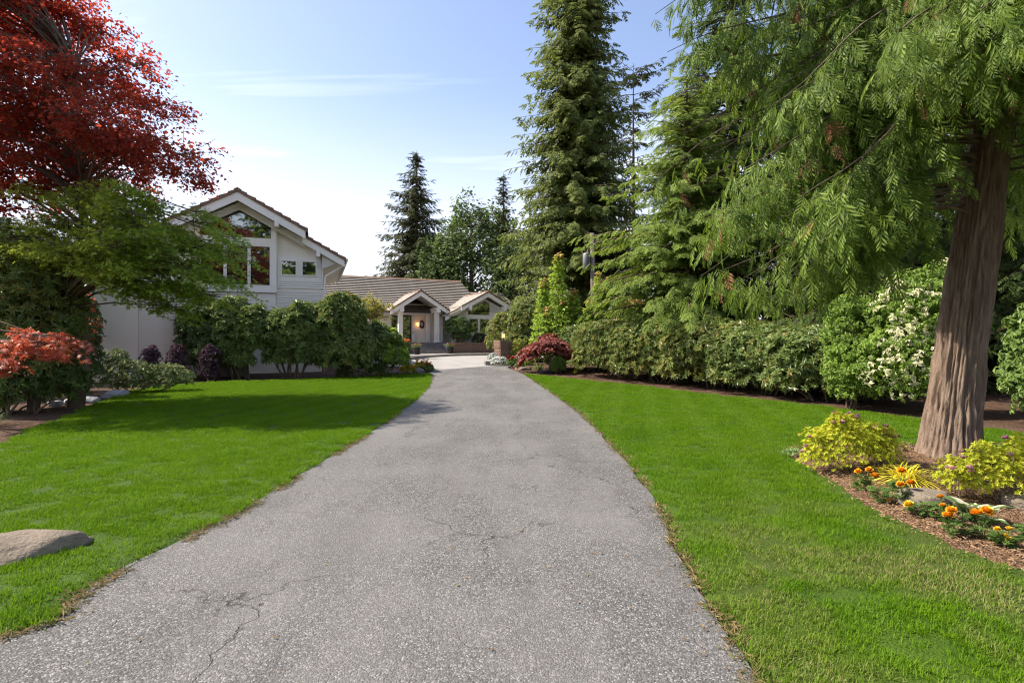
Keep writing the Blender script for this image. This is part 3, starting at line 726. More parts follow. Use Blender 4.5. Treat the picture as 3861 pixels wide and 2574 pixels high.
# main roof, front slope, tile course by tile course
ev_y, ev_z, rg_y, rg_z = 1.5, 3.95, 8.0, 7.2
nc = 19; dy = (rg_y-ev_y)/nc; dz = (rg_z-ev_z)/nc
me = MB().prism([(-.06, -.09), (dy+.05, dz-.08), (dy+.05, dz-.015), (-.06, .055)], -14.2, 5.9, 'x').mesh('tile_course', [M['tile'], M['butt']])
me.polygons[3].material_index = 1
for k in range(nc):
    o = obj('tile_course', me, house); o.location = (0, ev_y+k*dy, ev_z+k*dz)
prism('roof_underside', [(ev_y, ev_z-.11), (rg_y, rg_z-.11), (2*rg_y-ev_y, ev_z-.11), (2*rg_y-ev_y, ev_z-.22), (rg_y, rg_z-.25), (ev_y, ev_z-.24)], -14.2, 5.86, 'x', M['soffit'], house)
prism('rear_slope', [(rg_y, rg_z), (2*rg_y-ev_y, ev_z), (2*rg_y-ev_y, ev_z-.09), (rg_y, rg_z-.1)], -14.2, 5.9, 'x', M['tile'], house)
prism('ridge_cap', [(rg_y-.17, rg_z-.03), (rg_y, rg_z+.08), (rg_y+.17, rg_z-.03)], -14.25, 5.95, 'x', M['tileedge'], house)
box('eave_fascia', -14.2, -2.1, ev_y-.02, ev_y+.06, ev_z-.3, ev_z-.1, M['gutter'], house)
prism('end_gable', [(2.6, .5), (13, .5), (13, 4.1), (rg_y, 6.9), (2.6, 4.2)], 5.3, 5.5, 'x', M['wall'], house)
# lower roof stepping down behind the right gable
me = MB().prism([(-.04, -.08), (.30, .08), (.30, .13), (-.04, .035)], 5.5, 9.4, 'x').mesh('tile_course', [M['tile'], M['butt']])
me.polygons[3].material_index = 1
for k in range(16):
    o = obj('tile_course', me, house); o.location = (0, 1.8+k*.27, 3.9+k*.135)
# gabled roofs
def gable(cx, half, yfront, zpk, zeave, overhang_step, back, ov):
    p = (zpk-zeave)/half; nc = 11; w_ = half/nc
    for sg in (-1, 1):
        for k in range(nc):
            xa, xb = k*w_-.015, (k+1)*w_+.03
            yb = max(1.6, 1.5+((zpk-xa*p)-ev_z)/HP+.15)
            yf_ = yfront+(.28 if (overhang_step and k > 6) else 0)
            z = lambda x, u: zpk-x*p+u-(.10 if (overhang_step and k > 6) else 0)
            prism('tile_course', [(cx+sg*xa, z(xa, -.07)), (cx+sg*xb, z(xb, -.07)), (cx+sg*xb, z(xb, .05)), (cx+sg*xa, z(xa, -.01))], yf_, min(back, yb), 'y', M['tile'], house)
        if overhang_step:
            segs = ((0, half*.66, 0, 0), (half*.64, half*1.0, .28, .10))
        else: segs = ((0, half*1.0, 0, 0),)
        for xa, xb, yo, zo in segs:
            q = lambda x, u: (cx+sg*x, zpk-x*p-u-zo)
            prism('rake_board', [q(xa, .09), q(xb, .09), q(xb, .42), q(xa, .42)][::-1], yfront+.03+yo, yfront+.10+yo, 'y', M['white'], house)
            prism('rake_edge', [q(xa, -.03), q(xb, -.03), q(xb, .085), q(xa, .085)][::-1], yfront-.02+yo, yfront+.02+yo, 'y', M['tileedge'], house)
        nb_ = 9
        for k in range(nb_):                       # boarded ceiling
            xa, xb = half*.95*k/nb_+.01, half*.95*(k+1)/nb_-.01
            q = lambda x, u: (cx+sg*x, zpk-x*p-u)
            prism('soffit_board', [q(xa, .2), q(xb, .2), q(xb, .24), q(xa, .24)], yfront+.11, min(back, 2.4), 'y', M['soffit'], house)
    prism('ridge_cap', [(cx-.12, zpk-.02), (cx, zpk+.07), (cx+.12, zpk-.02)], yfront-.03, back, 'y', M['tileedge'], house)
gable(-.2, 2.3, -.25, 5.5, 4.02, False, 4.7, .3)
gable(5.1, 3.45, -.85, 5.55, 3.72, True, 4.9, .4)
# porch columns, beams
for cxx in (-1.64, 1.22):
    box('column', cxx-.16, cxx+.16, .25, .57, 1.53, 3.84, M['white'], house)
    box('column_base', cxx-.20, cxx+.20, .21, .61, 1.53, 1.66, M['white'], house)
    box('porch_beam', cxx-.15, cxx+.15, -.18, 2.5, 3.84, 4.22, M['white'], house)
# porch wall details: slatted glass door, sidelight, panel, pilaster
def slat_window(name, x0, x1, z0, z1, y, n, parent):
    f = MB().box(x0, x0+.06, y-.05, y+.03, z0, z1).box(x1-.06, x1, y-.05, y+.03, z0, z1).box(x0+.06, x1-.06, y-.05, y+.03, z0, z0+.10).box(x0+.06, x1-.06, y-.05, y+.03, z1-.08, z1).build(name, M['dark'], parent)
    h = (z1-z0-.18)/n
    for k in range(n):
        box('pane', x0+.06, x1-.06, y-.01, y+.01, z0+.10+k*h+.02, z0+.10+(k+1)*h-.02, M['glass'], f)
        box('glazing_bar', x0+.06, x1-.06, y-.03, y+.02, z0+.10+(k+1)*h-.018, z0+.10+(k+1)*h+.018, M['iron'], f)
slat_window('sidelight', -1.78, -1.28, 1.58, 3.62, 2.42, 7, house)
dr_ = slat_window('front_door', -1.02, -.28, 1.56, 3.66, 2.42, 7, house)
box('door_panel', -.22, .03, 2.40, 2.48, 1.56, 3.66, M['white'], house)
box('door_pull', -.16, -.06, 2.34, 2.40, 2.3, 2.36, M['iron'], house)
box('door_head', -1.86, .9, 2.38, 2.49, 3.70, 3.86, M['white'], house)
box('transom_pane', -1.8, -.2, 2.40, 2.46, 3.9, 4.15, M['glass'], house)
box('pilaster', .88, 1.14, 1.9, 2.2, 1.53, 3.9, M['white'], house)
# window group in the right gable
box('window_bay', 3.5, 5.6, -.12, -.06, 1.75, 3.95, M['white'], house)
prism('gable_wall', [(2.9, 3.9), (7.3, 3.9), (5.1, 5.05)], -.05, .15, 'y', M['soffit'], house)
prism('gable_pane', [(3.65, 3.72), (5.45, 3.72), (5.45, 4.62), (5.1, 4.80), (3.65, 4.08)], -.16, -.125, 'y', M['glass'], house)
window('window', 3.65, 4.52, 2.2, 3.45, house, -.15, .06); window('window', 4.58, 5.45, 2.2, 3.45, house, -.15, .06)
box('window_sill', 3.5, 5.6, -.22, -.12, 1.95, 2.16, M['white'], house)
for cxx in (3.6, 6.6): box('roof_beam', cxx-.11, cxx+.11, -.86, .0, 4.05, 4.42, M['white'], house)
for k in range(9): box('brick_course', 2.60, 8.22, -.09, -.052, .9+k*.115, 1.005+k*.115, M['brickw'], house)
# small eave of the link roof peeping out beside the wing
# steps, porch floor
box('porch_floor', -2.2, 2.6, -.75, 2.5, .7, 1.53, M['stonestep'], house)
for k in range(5):
    box('step', -1.75, 1.15, -.75-.36*(k+1), -.75-.36*k+.0, .5, 1.53-.155*(k+1), M['stonestep'], house)
# brown brick planter wall, brick by brick
pl = thing('brick_planter', 'low brown brick planter wall beside the entry steps', 'planter', (-6.82, 43.5, 0), R(25))
box('core', 1.35, 8.4, -1.98, -.2, .4, 1.42, M['mortar'], pl)
me = MB().box(0, .215, -2.02, -1.9, 0, .072).mesh('brick', M['brick'])
cnt = 0
for r_ in range(9):
    for k in range(31):
        x = 1.36+k*.228+(.114 if r_ % 2 else 0)
        if x+.215 > 8.4: continue
        o = obj('brick', me, pl); o.location = (x, random.uniform(-.006, .006), .68+r_*.083); cnt += 1
box('coping', 1.30, 8.45, -2.06, -1.75, 1.43, 1.50, M['brick'], pl)
# lit wall sconce and wreath
sc_ = thing('wall_sconce', 'lit orange wall lamp beside the front door', 'lamp', (-6.82, 43.5, 0), R(25))
box('back_plate', .20, .32, 2.44, 2.49, 2.85, 3.1, M['iron'], sc_)
MB().lathe([(.05, 2.84), (.085, 2.88), (.10, 3.06), (.05, 3.12)], 12, (.26, 2.34)).build('lamp_shade', M['lampglow'], sc_, True)
MB().tube([(.26, 2.45, 3.08), (.26, 2.38, 3.16), (.26, 2.34, 3.13)], .015, 6).build('arm', M['iron'], sc_)

# ---------------------------------------------------------- brick pier with a lantern
pier = thing('brick_pier', 'square brown brick gate pier with a small lantern on top', 'pier', (-.48, 31.6, float(gz(0, 31.6))), R(28))
box('core', -.33, .33, -.33, .33, -.1, 1.22, M['mortar'], pier)
bm_ = MB().box(0, .205, -.045, .035, 0, .068).mesh('brick', M['brick']); PH = 1.24; rows = 15
for r_ in range(rows):
    z = r_*.083
    hw = .37 if r_ < rows-4 else .40
    for side in range(4):
        for k in range(-1, 4):
            x0 = -hw+k*.2145+(.107 if r_ % 2 else 0); x1 = x0+.205
            x0, x1 = max(x0, -hw+.002), min(x1, hw-.082 if side % 2 == 0 else hw-.082)
            if x1-x0 < .05: continue
            o = obj('brick', bm_, pier); a = side*math.pi/2
            o.scale = ((x1-x0)/.205, 1, 1)
            c, s_ = math.cos(a), math.sin(a)
            o.location = (c*x0+s_*(hw-.04), s_*x0-c*(hw-.04), z); o.rotation_euler = (0, 0, a)
box('cap_slab', -.41, .41, -.41, .41, 1.245, 1.30, M['brick'], pier)
lan = thing('pier_lantern', 'small lit bronze lantern on the brick pier', 'lamp', (-.48, 31.6, float(gz(0, 31.6))+1.30), R(28))
MB().lathe([(.09, 0), (.09, .03), (.03, .06), (.03, .10), (.12, .12), (.12, .14)], 12).build('base', M['iron'], lan)
MB().lathe([(.095, .145), (.095, .36)], 12).build('glass_cylinder', M['lanternglow'], lan, True)
for k in range(6):
    a = k*math.pi/3; MB().tube([(.105*math.cos(a), .105*math.sin(a), .14), (.105*math.cos(a), .105*math.sin(a), .37)], .009, 5).build('cage_bar', M['iron'], lan)
MB().lathe([(.15, .37), (.15, .39), (.05, .47), (.015, .50)], 12).build('roof_cap', M['iron'], lan)
blk = MB().box(-.22, .22, -.14, .14, -.05, .22).build('stone_block', M['stonestep'])
blk.location = (-1.25, 30.7, float(gz(0, 30.7))); blk.rotation_euler = (0, 0, R(20)); tag(blk, 'dark square edging block beside the silver plants', 'block')

# ---------------------------------------------------------- utility pole
up = thing('utility_pole', 'weathered wooden utility pole with grey transformer in front of the tall cedar', 'utility pole', (5.0, 35.0, .5))
MB().tube([(0, 0, -.2), (0, 0, 4), (-.06, 0, 7.75)], [.17, .16, .14], 12).build('pole', M['pole'], up, True)
MB().lathe([(.20, 5.5), (.235, 5.53), (.235, 6.45), (.21, 6.5), (.06, 6.56)], 16, (-.42, -.05)).build('transformer', M['steel'], up, True)
MB().box(-.30, .0, -.06, .06, 6.2, 6.28).build('bracket', M['steel'], up)
MB().lathe([(.03, 6.5), (.05, 6.6), (.02, 6.75)], 8, (-.36, -.05)).build('insulator', M['steel'], up)
MB().box(-.5, .10, -.09, -.02, 7.2, 7.35).build('crossarm', M['pole'], up)
for z0, sag in ((5.05, .35), (7.1, .5)):
    t = np.linspace(0, 1, 20); MB().tube(np.stack([t*16, t*7, z0-sag*4*t*(1-t)+t*.5], 1), .018, 5).build('wire', M['wire'], up)

# ================================================================== vegetation
def G(x, y): return float(gz(x, y))
L_ = leafmat
M['cedar_far'] = L_('tall_cedar_needles', (.056, .076, .022), (.125, .150, .042), (.24, .30, .06), .34, .6, .25)
M['fir_far'] = L_('fir_needles', (.034, .040, .018), (.062, .070, .030), (.10, .12, .04), .22, .65, .2)
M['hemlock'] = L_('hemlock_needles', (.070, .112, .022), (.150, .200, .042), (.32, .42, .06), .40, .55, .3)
M['hemlock_dark'] = L_('dark_conifer_needles', (.032, .056, .014), (.072, .102, .025), (.14, .2, .04), .32, .55, .3)  # naturally dark green needles, also used on the juniper
M['cedar'] = L_('cedar_sprays', (.030, .064, .010), (.128, .188, .024), (.30, .42, .045), .36, .45, .5)
M['deadfrond'] = L_('dead_cedar_fronds', (.13, .065, .035), (.20, .11, .06), (.25, .13, .06), .3, .8, .15)
M['redleaf'] = L_('red_leaves', (.080, .020, .018), (.165, .033, .022), (.70, .085, .04), .56, .5, .4, (.24, .08, .02), .78)
M['mapleleaf'] = L_('green_maple_leaves', (.080, .130, .024), (.19, .245, .038), (.55, .65, .06), .55, .5, .4, (.22, .075, .03), .96)
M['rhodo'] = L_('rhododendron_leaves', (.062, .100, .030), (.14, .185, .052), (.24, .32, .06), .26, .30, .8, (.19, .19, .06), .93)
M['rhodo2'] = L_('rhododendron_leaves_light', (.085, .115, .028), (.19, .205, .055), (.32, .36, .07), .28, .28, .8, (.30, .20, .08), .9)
M['laurel'] = L_('laurel_leaves', (.060, .105, .026), (.115, .175, .038), (.22, .34, .05), .28, .32, .55)
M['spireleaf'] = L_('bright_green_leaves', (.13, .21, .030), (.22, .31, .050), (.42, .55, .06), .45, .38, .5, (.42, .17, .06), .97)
M['darkshrub'] = L_('dark_shrub_leaves', (.044, .072, .024), (.085, .120, .040), (.13, .2, .05), .24, .42, .5)
M['purple'] = L_('purple_leaves', (.035, .022, .034), (.065, .036, .052), (.10, .04, .06), .25, .5, .35)
M['variegated'] = L_('variegated_leaves', (.10, .13, .045), (.20, .23, .10), (.35, .4, .14), .3, .4, .45, (.42, .40, .25), .88)
M['lacered'] = L_('laceleaf_red', (.24, .060, .045), (.42, .16, .12), (.80, .14, .05), .45, .35, .8, (.5, .2, .06), .75)
M['lacepurple'] = L_('laceleaf_purple', (.15, .055, .050), (.25, .095, .080), (.40, .10, .07), .35, .5, .35)
M['orangeleaf'] = L_('orange_new_leaves', (.36, .20, .10), (.50, .30, .16), (.6, .35, .15), .3, .5, .3)
M['whiteflower'] = L_('white_bracts', (.36, .36, .22), (.47, .46, .31), (.5, .5, .3), .3, .5, .3)
M['kousa'] = L_('dogwood_leaves', (.085, .145, .026), (.15, .225, .038), (.32, .45, .06), .38, .36, .5)
M['yellowtree'] = L_('golden_green_leaves', (.17, .19, .026), (.30, .27, .035), (.45, .45, .05), .42, .5, .3, (.34, .15, .05), .85)

SPF = [t_spray(3, .7, .16, .30, .55, k, .07) for k in range(2)]
SPH = [t_spray(5, .8, .095, .28, .55, k, .05) for k in range(3)]
SPC = [t_spray(5, .66, .068, .25, .50, k+5, .032) for k in range(3)]

def conifer(name, label, loc, H, Rb, z0, nbr, mats, prof, p0, droop, upturn, slen, spacing, hang, tr, seed, sprays, gap=0.0, group=None, cat='conifer tree', side_bias=None, mixdead=0.0, deadz=0):
    r = np.random.default_rng(seed)
    root = thing(name, label, cat, loc, 0, group)
    # trunk
    zz = np.linspace(-.2, H, 14); wob = .12*np.stack([vnoise(zz*.15, 1.5, 0, seed), vnoise(zz*.15, 9.5, 0, seed+1)], 1)*tr*4
    MB().tube(np.stack([wob[:, 0]-wob[0, 0], wob[:, 1]-wob[0, 1], zz], 1), tr*(1-zz/H*.93).clip(.04, 2), 10).build('trunk', M['barkfar'], root, True)
    t = np.sort(r.uniform(0, 1, nbr)**1.15); az = np.arange(nbr)*2.39996+r.uniform(-.5, .5, nbr)
    zb = z0+(H*.985-z0)*t
    Lb = Rb*np.array([prof(a) for a in t])*r.uniform(.6, 1.12, nbr)*(1+.35*(vnoise(az*1.3, zb*.25, 0, seed+7)-.5))
    if gap: keep = vnoise(np.cos(az)*1.6+5, np.sin(az)*1.6+zb*.28, 0, seed+3) > gap; t, az, zb, Lb = t[keep], az[keep], zb[keep], Lb[keep]
    if side_bias is not None: Lb = Lb*side_bias(az, zb)
    P, D, U, S = [], [], [], []; wood = MB()
    for k in range(len(az)):
        L = max(.25, Lb[k]); m = max(3, int(L/spacing)); s_ = (np.arange(m)+r.uniform(.2, .8))/m; s_ = s_[s_ > .10]
        pp = p0+r.uniform(-.12, .12)+.35*(t[k]-.3)
        ox, oy = math.cos(az[k]), math.sin(az[k])
        def pt(s): return np.stack([ox*L*s, oy*L*s, zb[k]+L*(pp*s-droop*s*s+upturn*s**3)], -1)
        p = pt(s_); tg = unit(np.stack([np.full_like(s_, ox), np.full_like(s_, oy), pp-2*droop*s_+3*upturn*s_**2], 1))
        sd_ = np.array([-oy, ox, 0])
        for sg in (-1, 1):
            an = r.uniform(.35, 1.1, len(s_))[:, None]
            d = tg*np.cos(an)+sd_*np.sin(an)*sg; d[:, 2] -= hang*r.uniform(.3, 1.2, len(s_))
            P.append(p+r.normal(0, .03*L**.5, p.shape)); D.append(d); U.append(np.array([[0, 0, 1.]])+.5*np.array([[ox, oy, 0]])*hang+r.normal(0, .25, p.shape)); S.append(slen*(1.1-.5*s_)*r.uniform(.65, 1.2, len(s_))*min(1, .45+L/(Rb*.9)))
        P.append(p[-1:]); D.append(tg[-1:]); U.append(np.array([[0, 0, 1.]])); S.append(np.array([slen*.7]))
        q = pt(np.linspace(0, .96, 5)); wood.tube(q, np.linspace(.035, .008, 5)*(.5+L*.22), 4, False)
    P, D, U, S = map(np.concatenate, (P, D, U, S))
    wood.build('branches', M['barkfar'], root)
    so = Soup(); w_ = r.integers(0, len(sprays), len(P))
    mi = np.zeros(len(P), int)
    if mixdead: mi = ((r.uniform(0, 1, len(P)) < mixdead) & (P[:, 2] < deadz)).astype(int)
    for k in range(len(sprays)):
        for m in (0, 1):
            q = (w_ == k) & (mi == m)
            if q.any(): so.inst(sprays[k], P[q], D[q], U[q], S[q], m)
    so.build('crown', mats if isinstance(mats, list) else [mats], root)
    return root

# ---- far conifers
cone = lambda t: (1-t)**.8
conifer('western_cedar', 'very tall dense cedar tree rising behind the utility pole', (5.0, 43, .5), 38, 6.3, 1.5, 900, M['cedar_far'],
        lambda t: (.98-.9*t)**.75*(.75+.25*min(1, t*5)), -.05, .55, .35, 1.15, .36, .75, .62, 21, SPF)
conifer('douglas_fir', 'dark fir with long side branches standing behind the tiled roof', (-10.6, 63, .5), 22.2, 6.2, 6, 270, M['fir_far'],
        lambda t: (1-t)**.85*.95+.05, .08, .45, .30, 1.15, .40, .6, .35, 23, SPF, .28)
conifer('snag_fir', 'thin fir with bare stem and sparse ragged top beside the tall cedar', (11.1, 52, .5), 26.5, 3.6, 9, 90, M['fir_far'],
        lambda t: .55+.45*math.sin(t*9)**2, .18, .35, .25, 1.0, .36, .5, .30, 29, SPF, .40)
conifer('spire_conifer', 'small pointed conifer top showing between the leafy trees', (-.9, 57, .5), 18, 3.6, 3, 190, M['fir_far'], lambda t: (1-t)**.9, .05, .4, .3, .85, .4, .5, .3, 31, SPF)
hem = conifer('western_hemlock', 'light green hemlock with layered drooping branches behind the rhododendron hedge', (7.0, 22.8, .1), 12.5, 5.0, 2.9, 260, M['hemlock'],
        lambda t: (1-t)**.65*(.80+.20*math.sin(t*44)), .16, .30, .06, .66, .20, .42, .22, 37, SPH, .24)
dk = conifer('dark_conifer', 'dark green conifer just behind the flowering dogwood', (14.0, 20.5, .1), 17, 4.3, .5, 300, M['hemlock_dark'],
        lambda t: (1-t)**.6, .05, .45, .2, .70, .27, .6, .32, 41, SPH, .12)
grp = 'dark conifers behind the hedge'
dk['group'] = grp
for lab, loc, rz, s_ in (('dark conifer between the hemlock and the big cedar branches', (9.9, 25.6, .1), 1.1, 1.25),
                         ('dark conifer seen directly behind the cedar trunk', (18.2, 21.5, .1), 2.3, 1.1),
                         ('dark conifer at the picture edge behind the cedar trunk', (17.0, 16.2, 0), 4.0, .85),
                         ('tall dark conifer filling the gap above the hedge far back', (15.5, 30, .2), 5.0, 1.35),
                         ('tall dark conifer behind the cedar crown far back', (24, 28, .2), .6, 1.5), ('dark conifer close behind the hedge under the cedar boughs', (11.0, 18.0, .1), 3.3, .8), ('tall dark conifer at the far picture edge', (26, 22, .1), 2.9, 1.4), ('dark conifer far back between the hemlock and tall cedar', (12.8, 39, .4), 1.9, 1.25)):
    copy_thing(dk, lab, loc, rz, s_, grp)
# conifers at the back of the street, seen in the window glass
for lab, loc, rz, s_ in (('hemlock mirrored in the tall window, left of the mullion', (-10, -24, 0), .5, 1.75), ('hemlock mirrored in the tall window, right of the mullion', (-4.5, -26, 0), 2.5, 1.9),
                         ('hemlock mirrored in the gable pane over the tall window', (1.5, -25, 0), 1.5, 1.8), ('hemlock mirrored in the small paired windows', (7.5, -25, 0), 4.1, 1.8)):
    copy_thing(hem, lab, loc, rz, s_, 'hemlocks behind the viewer')

# ---- big cedar close by: a furrowed leaning trunk and hanging sprays
cedar = thing('red_cedar', 'big red cedar with thick furrowed trunk and hanging green sprays on the mulch bed', 'cedar tree', (CED[0], CED[1], 0))
nz_, nth = 230, 220
zz = np.linspace(-.05, 9.5, nz_); th = np.arange(nth)*2*np.pi/nth
TH, ZZ = np.meshgrid(th, zz)
rad = .272+.05*np.exp(-((ZZ-.2)/.9).clip(0, 9))+.12*np.exp(-(ZZ/.30).clip(0, 9))-.021*ZZ+.03*np.exp(-((ZZ-3)/2)**2)
tw = TH+.10*ZZ+.10*(vnoise(np.cos(TH)*2, np.sin(TH)*2, ZZ*.8, 3)-.5)
cx_, sx_ = np.cos(tw), np.sin(tw)
f1 = vnoise(cx_*7.5, sx_*7.5, ZZ*.9+.6*vnoise(cx_*3, sx_*3, ZZ*1.5, 5), 11)
f2 = vnoise(cx_*15, sx_*15, ZZ*2.3+1.2*vnoise(cx_*5, sx_*5, ZZ*2, 31), 12)
f3 = vnoise(cx_*34, sx_*34, ZZ*3.4, 13)
f4 = vnoise(cx_*22, sx_*22, ZZ*2.6+vnoise(cx_*8, sx_*8, ZZ*3, 33), 14)
ridge = np.clip(np.abs(2*f1-1)*2.4, 0, 1)*.50+np.clip(np.abs(2*f2-1)*2.2, 0, 1)*.32+np.clip(np.abs(2*f4-1)*2, 0, 1)*.18+f3*.12
butt = vnoise(np.cos(TH)*1.6, np.sin(TH)*1.6, 0, 17)
rad = rad*(1+.10*(butt-.5))+.35*np.exp(-(ZZ/.30).clip(0, 9))*(butt-.5)*.5+.075*(ridge-.75)
lean = lambda z: .108*z+.004*z*z
VX = lean(ZZ)+rad*np.cos(TH); VY = -.02*ZZ+rad*np.sin(TH)
i = np.arange(nz_-1)[:, None]*nth; j = np.arange(nth)[None]; j2 = (j+1) % nth
def cedarbark():
    m, nt, o = newmat('cedar_bark'); v = objc(nt)
    col = mixc(nt, ramp(nt, noise(nt, mapped(nt, v, (9, 9, .9)), 3, 5), .3, .7), (.125, .083, .062), (.255, .195, .155))
    col = mixc(nt, ramp(nt, noise(nt, mapped(nt, v, (1, 1, .5)), 1.6, 3), .5, .75, 0, .6), col, (.14, .08, .055))
    g = nd(nt, 'ShaderNodeNewGeometry')
    b = nd(nt, 'ShaderNodeBsdfPrincipled', Roughness=.9); b.inputs['Specular IOR Level'].default_value = .2
    nt.links.new(col, b.inputs['Base Color'])
    bp = nd(nt, 'ShaderNodeBump', Strength=.7, Distance=.015); nt.links.new(noise(nt, mapped(nt, v, (30, 30, 4)), 3, 6), bp.inputs['Height']); nt.links.new(bp.outputs[0], b.inputs['Normal'])
    nt.links.new(b.outputs[0], o.inputs[0]); return m
M['cedarbark'] = cedarbark()
obj('trunk', mesh_np('trunk', np.stack([VX, VY, ZZ], -1).reshape(-1, 3), np.stack([i+j, i+j2, i+nth+j2, i+nth+j], -1).reshape(-1, 4), M['cedarbark'], True), cedar)

def cedar_crown():
    r = np.random.default_rng(77); wood = MB(); P, D, U, S, MI = [], [], [], [], []
    n1 = 0
    def branch(z, azm, L, rise, dr_, mi=0, dens=1.0, fol0=.12):
        nonlocal n1
        b0 = np.array([lean(z)+.2*math.cos(azm), -.02*z+.2*math.sin(azm), z]); ox, oy = math.cos(azm), math.sin(azm)
        curl = r.uniform(-.18, .18)
        w1, w2 = r.uniform(5, 11, 2); ph = r.uniform(0, 6, 2)
        def pt(s): return b0+np.stack([(ox-oy*(curl*s+.035*np.sin(w1*s+ph[0])))*L*s, (oy+ox*(curl*s+.035*np.sin(w1*s+ph[0])))*L*s, L*(rise*s-dr_*s*s+.25*dr_*s**3+.03*s*np.sin(w2*s+ph[1]))], -1)
        wood.tube(pt(np.linspace(0, 1, 13)), np.linspace(.020, .003, 13)*(.5+L*.2), 5, False)
        m = int(L/.115*dens); s_ = np.sort(r.uniform(fol0, 1, m))
        p = pt(s_); q = pt(s_+.02); tg = unit(q-p); sd_ = np.cross(tg, [0, 0, 1.])
        for k in range(m):
            sg = 1 if k % 2 else -1
            l2 = (.34+.55*(1-s_[k]))*r.uniform(.6, 1.25); an = r.uniform(.35, 1.15)
            d0 = tg[k]*math.cos(an)+sd_[k]*math.sin(an)*sg; d0[2] -= r.uniform(.1, .6); d0 = unit(d0[None])[0]
            mm = max(3, int(l2/.085)); u_ = (np.arange(mm)+.6)/mm
            q2 = p[k]+d0*(l2*u_)[:, None]; q2[:, 2] -= .6*l2*u_**2
            t2 = np.repeat(d0[None], mm, 0); t2[:, 2] -= 1.1*u_; t2 = unit(t2)
            s2 = unit(np.cross(t2, [0, 0, 1.]+r.normal(0, .1, 3)))*np.where(np.arange(mm) % 2, 1, -1)[:, None]
            a2 = r.uniform(.25, .8, mm)[:, None]
            dd = t2*np.cos(a2)+s2*np.sin(a2); dd[:, 2] -= r.uniform(.15, .85, mm)
            P.append(q2); D.append(dd); U.append(np.array([[ox*.5, oy*.5, .8]])+r.normal(0, .3, (mm, 3))); S.append(r.uniform(.13, .38, mm)*(1-.25*u_)); MI.append(np.full(mm, 1 if r.uniform() < mi else 0))
    # camera-side and left-hand boughs (azimuth pi = left of picture), then the far side, then upper crown
    for k in range(140):
        z = r.uniform(3.15, 7.3); azm = math.pi+r.uniform(-.95, 1.25)         # toward the left and the viewer
        if azm < 2.85 and z < 6.2: azm = r.uniform(2.85, 4.3)
        if 3.62 < azm < 4.7 and z < 5.0: z += 1.9
        L = np.interp(z, [3.1, 4.5, 7.6], [2.6, 3.3, 3.2])*r.uniform(.5, 1.05)
        branch(z, azm, L, r.uniform(-.05, .25), r.uniform(.42, .72), .035 if z < 5 else .01, 1.0, .42 if z < 5.2 else .15)
    for k in range(14):                                                      # far side
        z = r.uniform(3.6, 7.5); branch(z, r.uniform(.2, 1.55), r.uniform(1.8, 3.4), r.uniform(0, .2), r.uniform(.4, .6), .03)
    for k in range(20):                                                      # right-hand side
        z = r.uniform(3.6, 7.0); branch(z, r.uniform(-1.1, .3), r.uniform(1.2, 3.2), r.uniform(-.05, .2), r.uniform(.4, .7), .02)
    for k in range(12):
        z = r.uniform(4.9, 6.2); branch(z, r.uniform(4.5, 6.0), r.uniform(1.0, 1.9), .1, .7, .05, 1.0, .25)
    for k in range(14):
        z = r.uniform(5.0, 6.4); branch(z, r.uniform(3.5, 5.3), r.uniform(.8, 1.6), .1, .75, .05, 1.1, .25)
    for k in range(9):                                                       # short sprigs round the trunk below the crown
        z = r.uniform(4.5, 5.4); branch(z, r.uniform(3.6, 5.6), r.uniform(.5, .95), .1, .6, .1, 1.0, .3)
    for z, azm, L, rs, dp in ((6.9, 3.05, 4.5, .12, .35), (5.6, 3.2, 3.7, .05, .50), (4.9, 3.3, 3.6, .0, .55), (4.3, 3.2, 3.5, -.02, .52), (3.9, 3.45, 3.0, -.02, .52), (3.5, 3.3, 2.6, -.05, .45), (3.4, 3.4, 2.4, -.06, .5), (3.9, 3.0, 3.2, 0, .55), (4.4, 3.05, 3.4, 0, .5), (3.6, 2.95, 2.9, .0, .5), (4.1, 3.3, 2.9, -.05, .5), (3.3, 3.15, 2.3, -.05, .45), (5.0, 3.1, 3.6, .0, .5), (6.6, 3.05, 4.3, .1, .4), (6.2, 3.2, 4.1, .05, .42), (7.4, 3.1, 4.5, .1, .4), (5.9, 2.95, 4.2, .05, .45), (5.3, 3.02, 4.0, .02, .48)):
        branch(z, azm, L, rs, dp, .02, 1.25, .38)
    for k in range(16):                                                      # rest of the crown above the picture
        z = r.uniform(7.5, 13); branch(z, r.uniform(0, 6.28), np.interp(z, [7, 13], [3.4, 1.4])*r.uniform(.7, 1), .1, .5, 0, .55)
    Pq, Dq, Uq, Sq, Mq = map(np.concatenate, (P, D, U, S, MI))
    # boughs shaped for light: sprays shading the lower trunk from the sun left out
    th_ = np.array([tosun.x, tosun.y])/math.hypot(tosun.x, tosun.y); hd = Pq[:, 0]*th_[0]+Pq[:, 1]*th_[1]; lat = np.abs(-Pq[:, 0]*th_[1]+Pq[:, 1]*th_[0]); zh = Pq[:, 2]-hd*math.tan(R(SUN_EL))
    keep = ~((hd > .3) & (lat < .5) & (zh > -.3) & (zh < 1.9)); Pq, Dq, Uq, Sq, Mq = Pq[keep], Dq[keep], Uq[keep], Sq[keep], Mq[keep]
    wood.build('branches', M['twig'], cedar)
    so = Soup(); w_ = r.integers(0, 3, len(Pq))
    for k in range(3):
        for m in (0, 1):
            q = (w_ == k) & (Mq == m)
            if q.any(): so.inst(SPC[k], Pq[q], Dq[q], Uq[q], Sq[q], m)
    print('cedar sprays', len(Pq), 'tris', sum(len(f) for f in so.F))
    so.build('crown', [M['cedar'], M['deadfrond']], cedar)
cedar_crown()
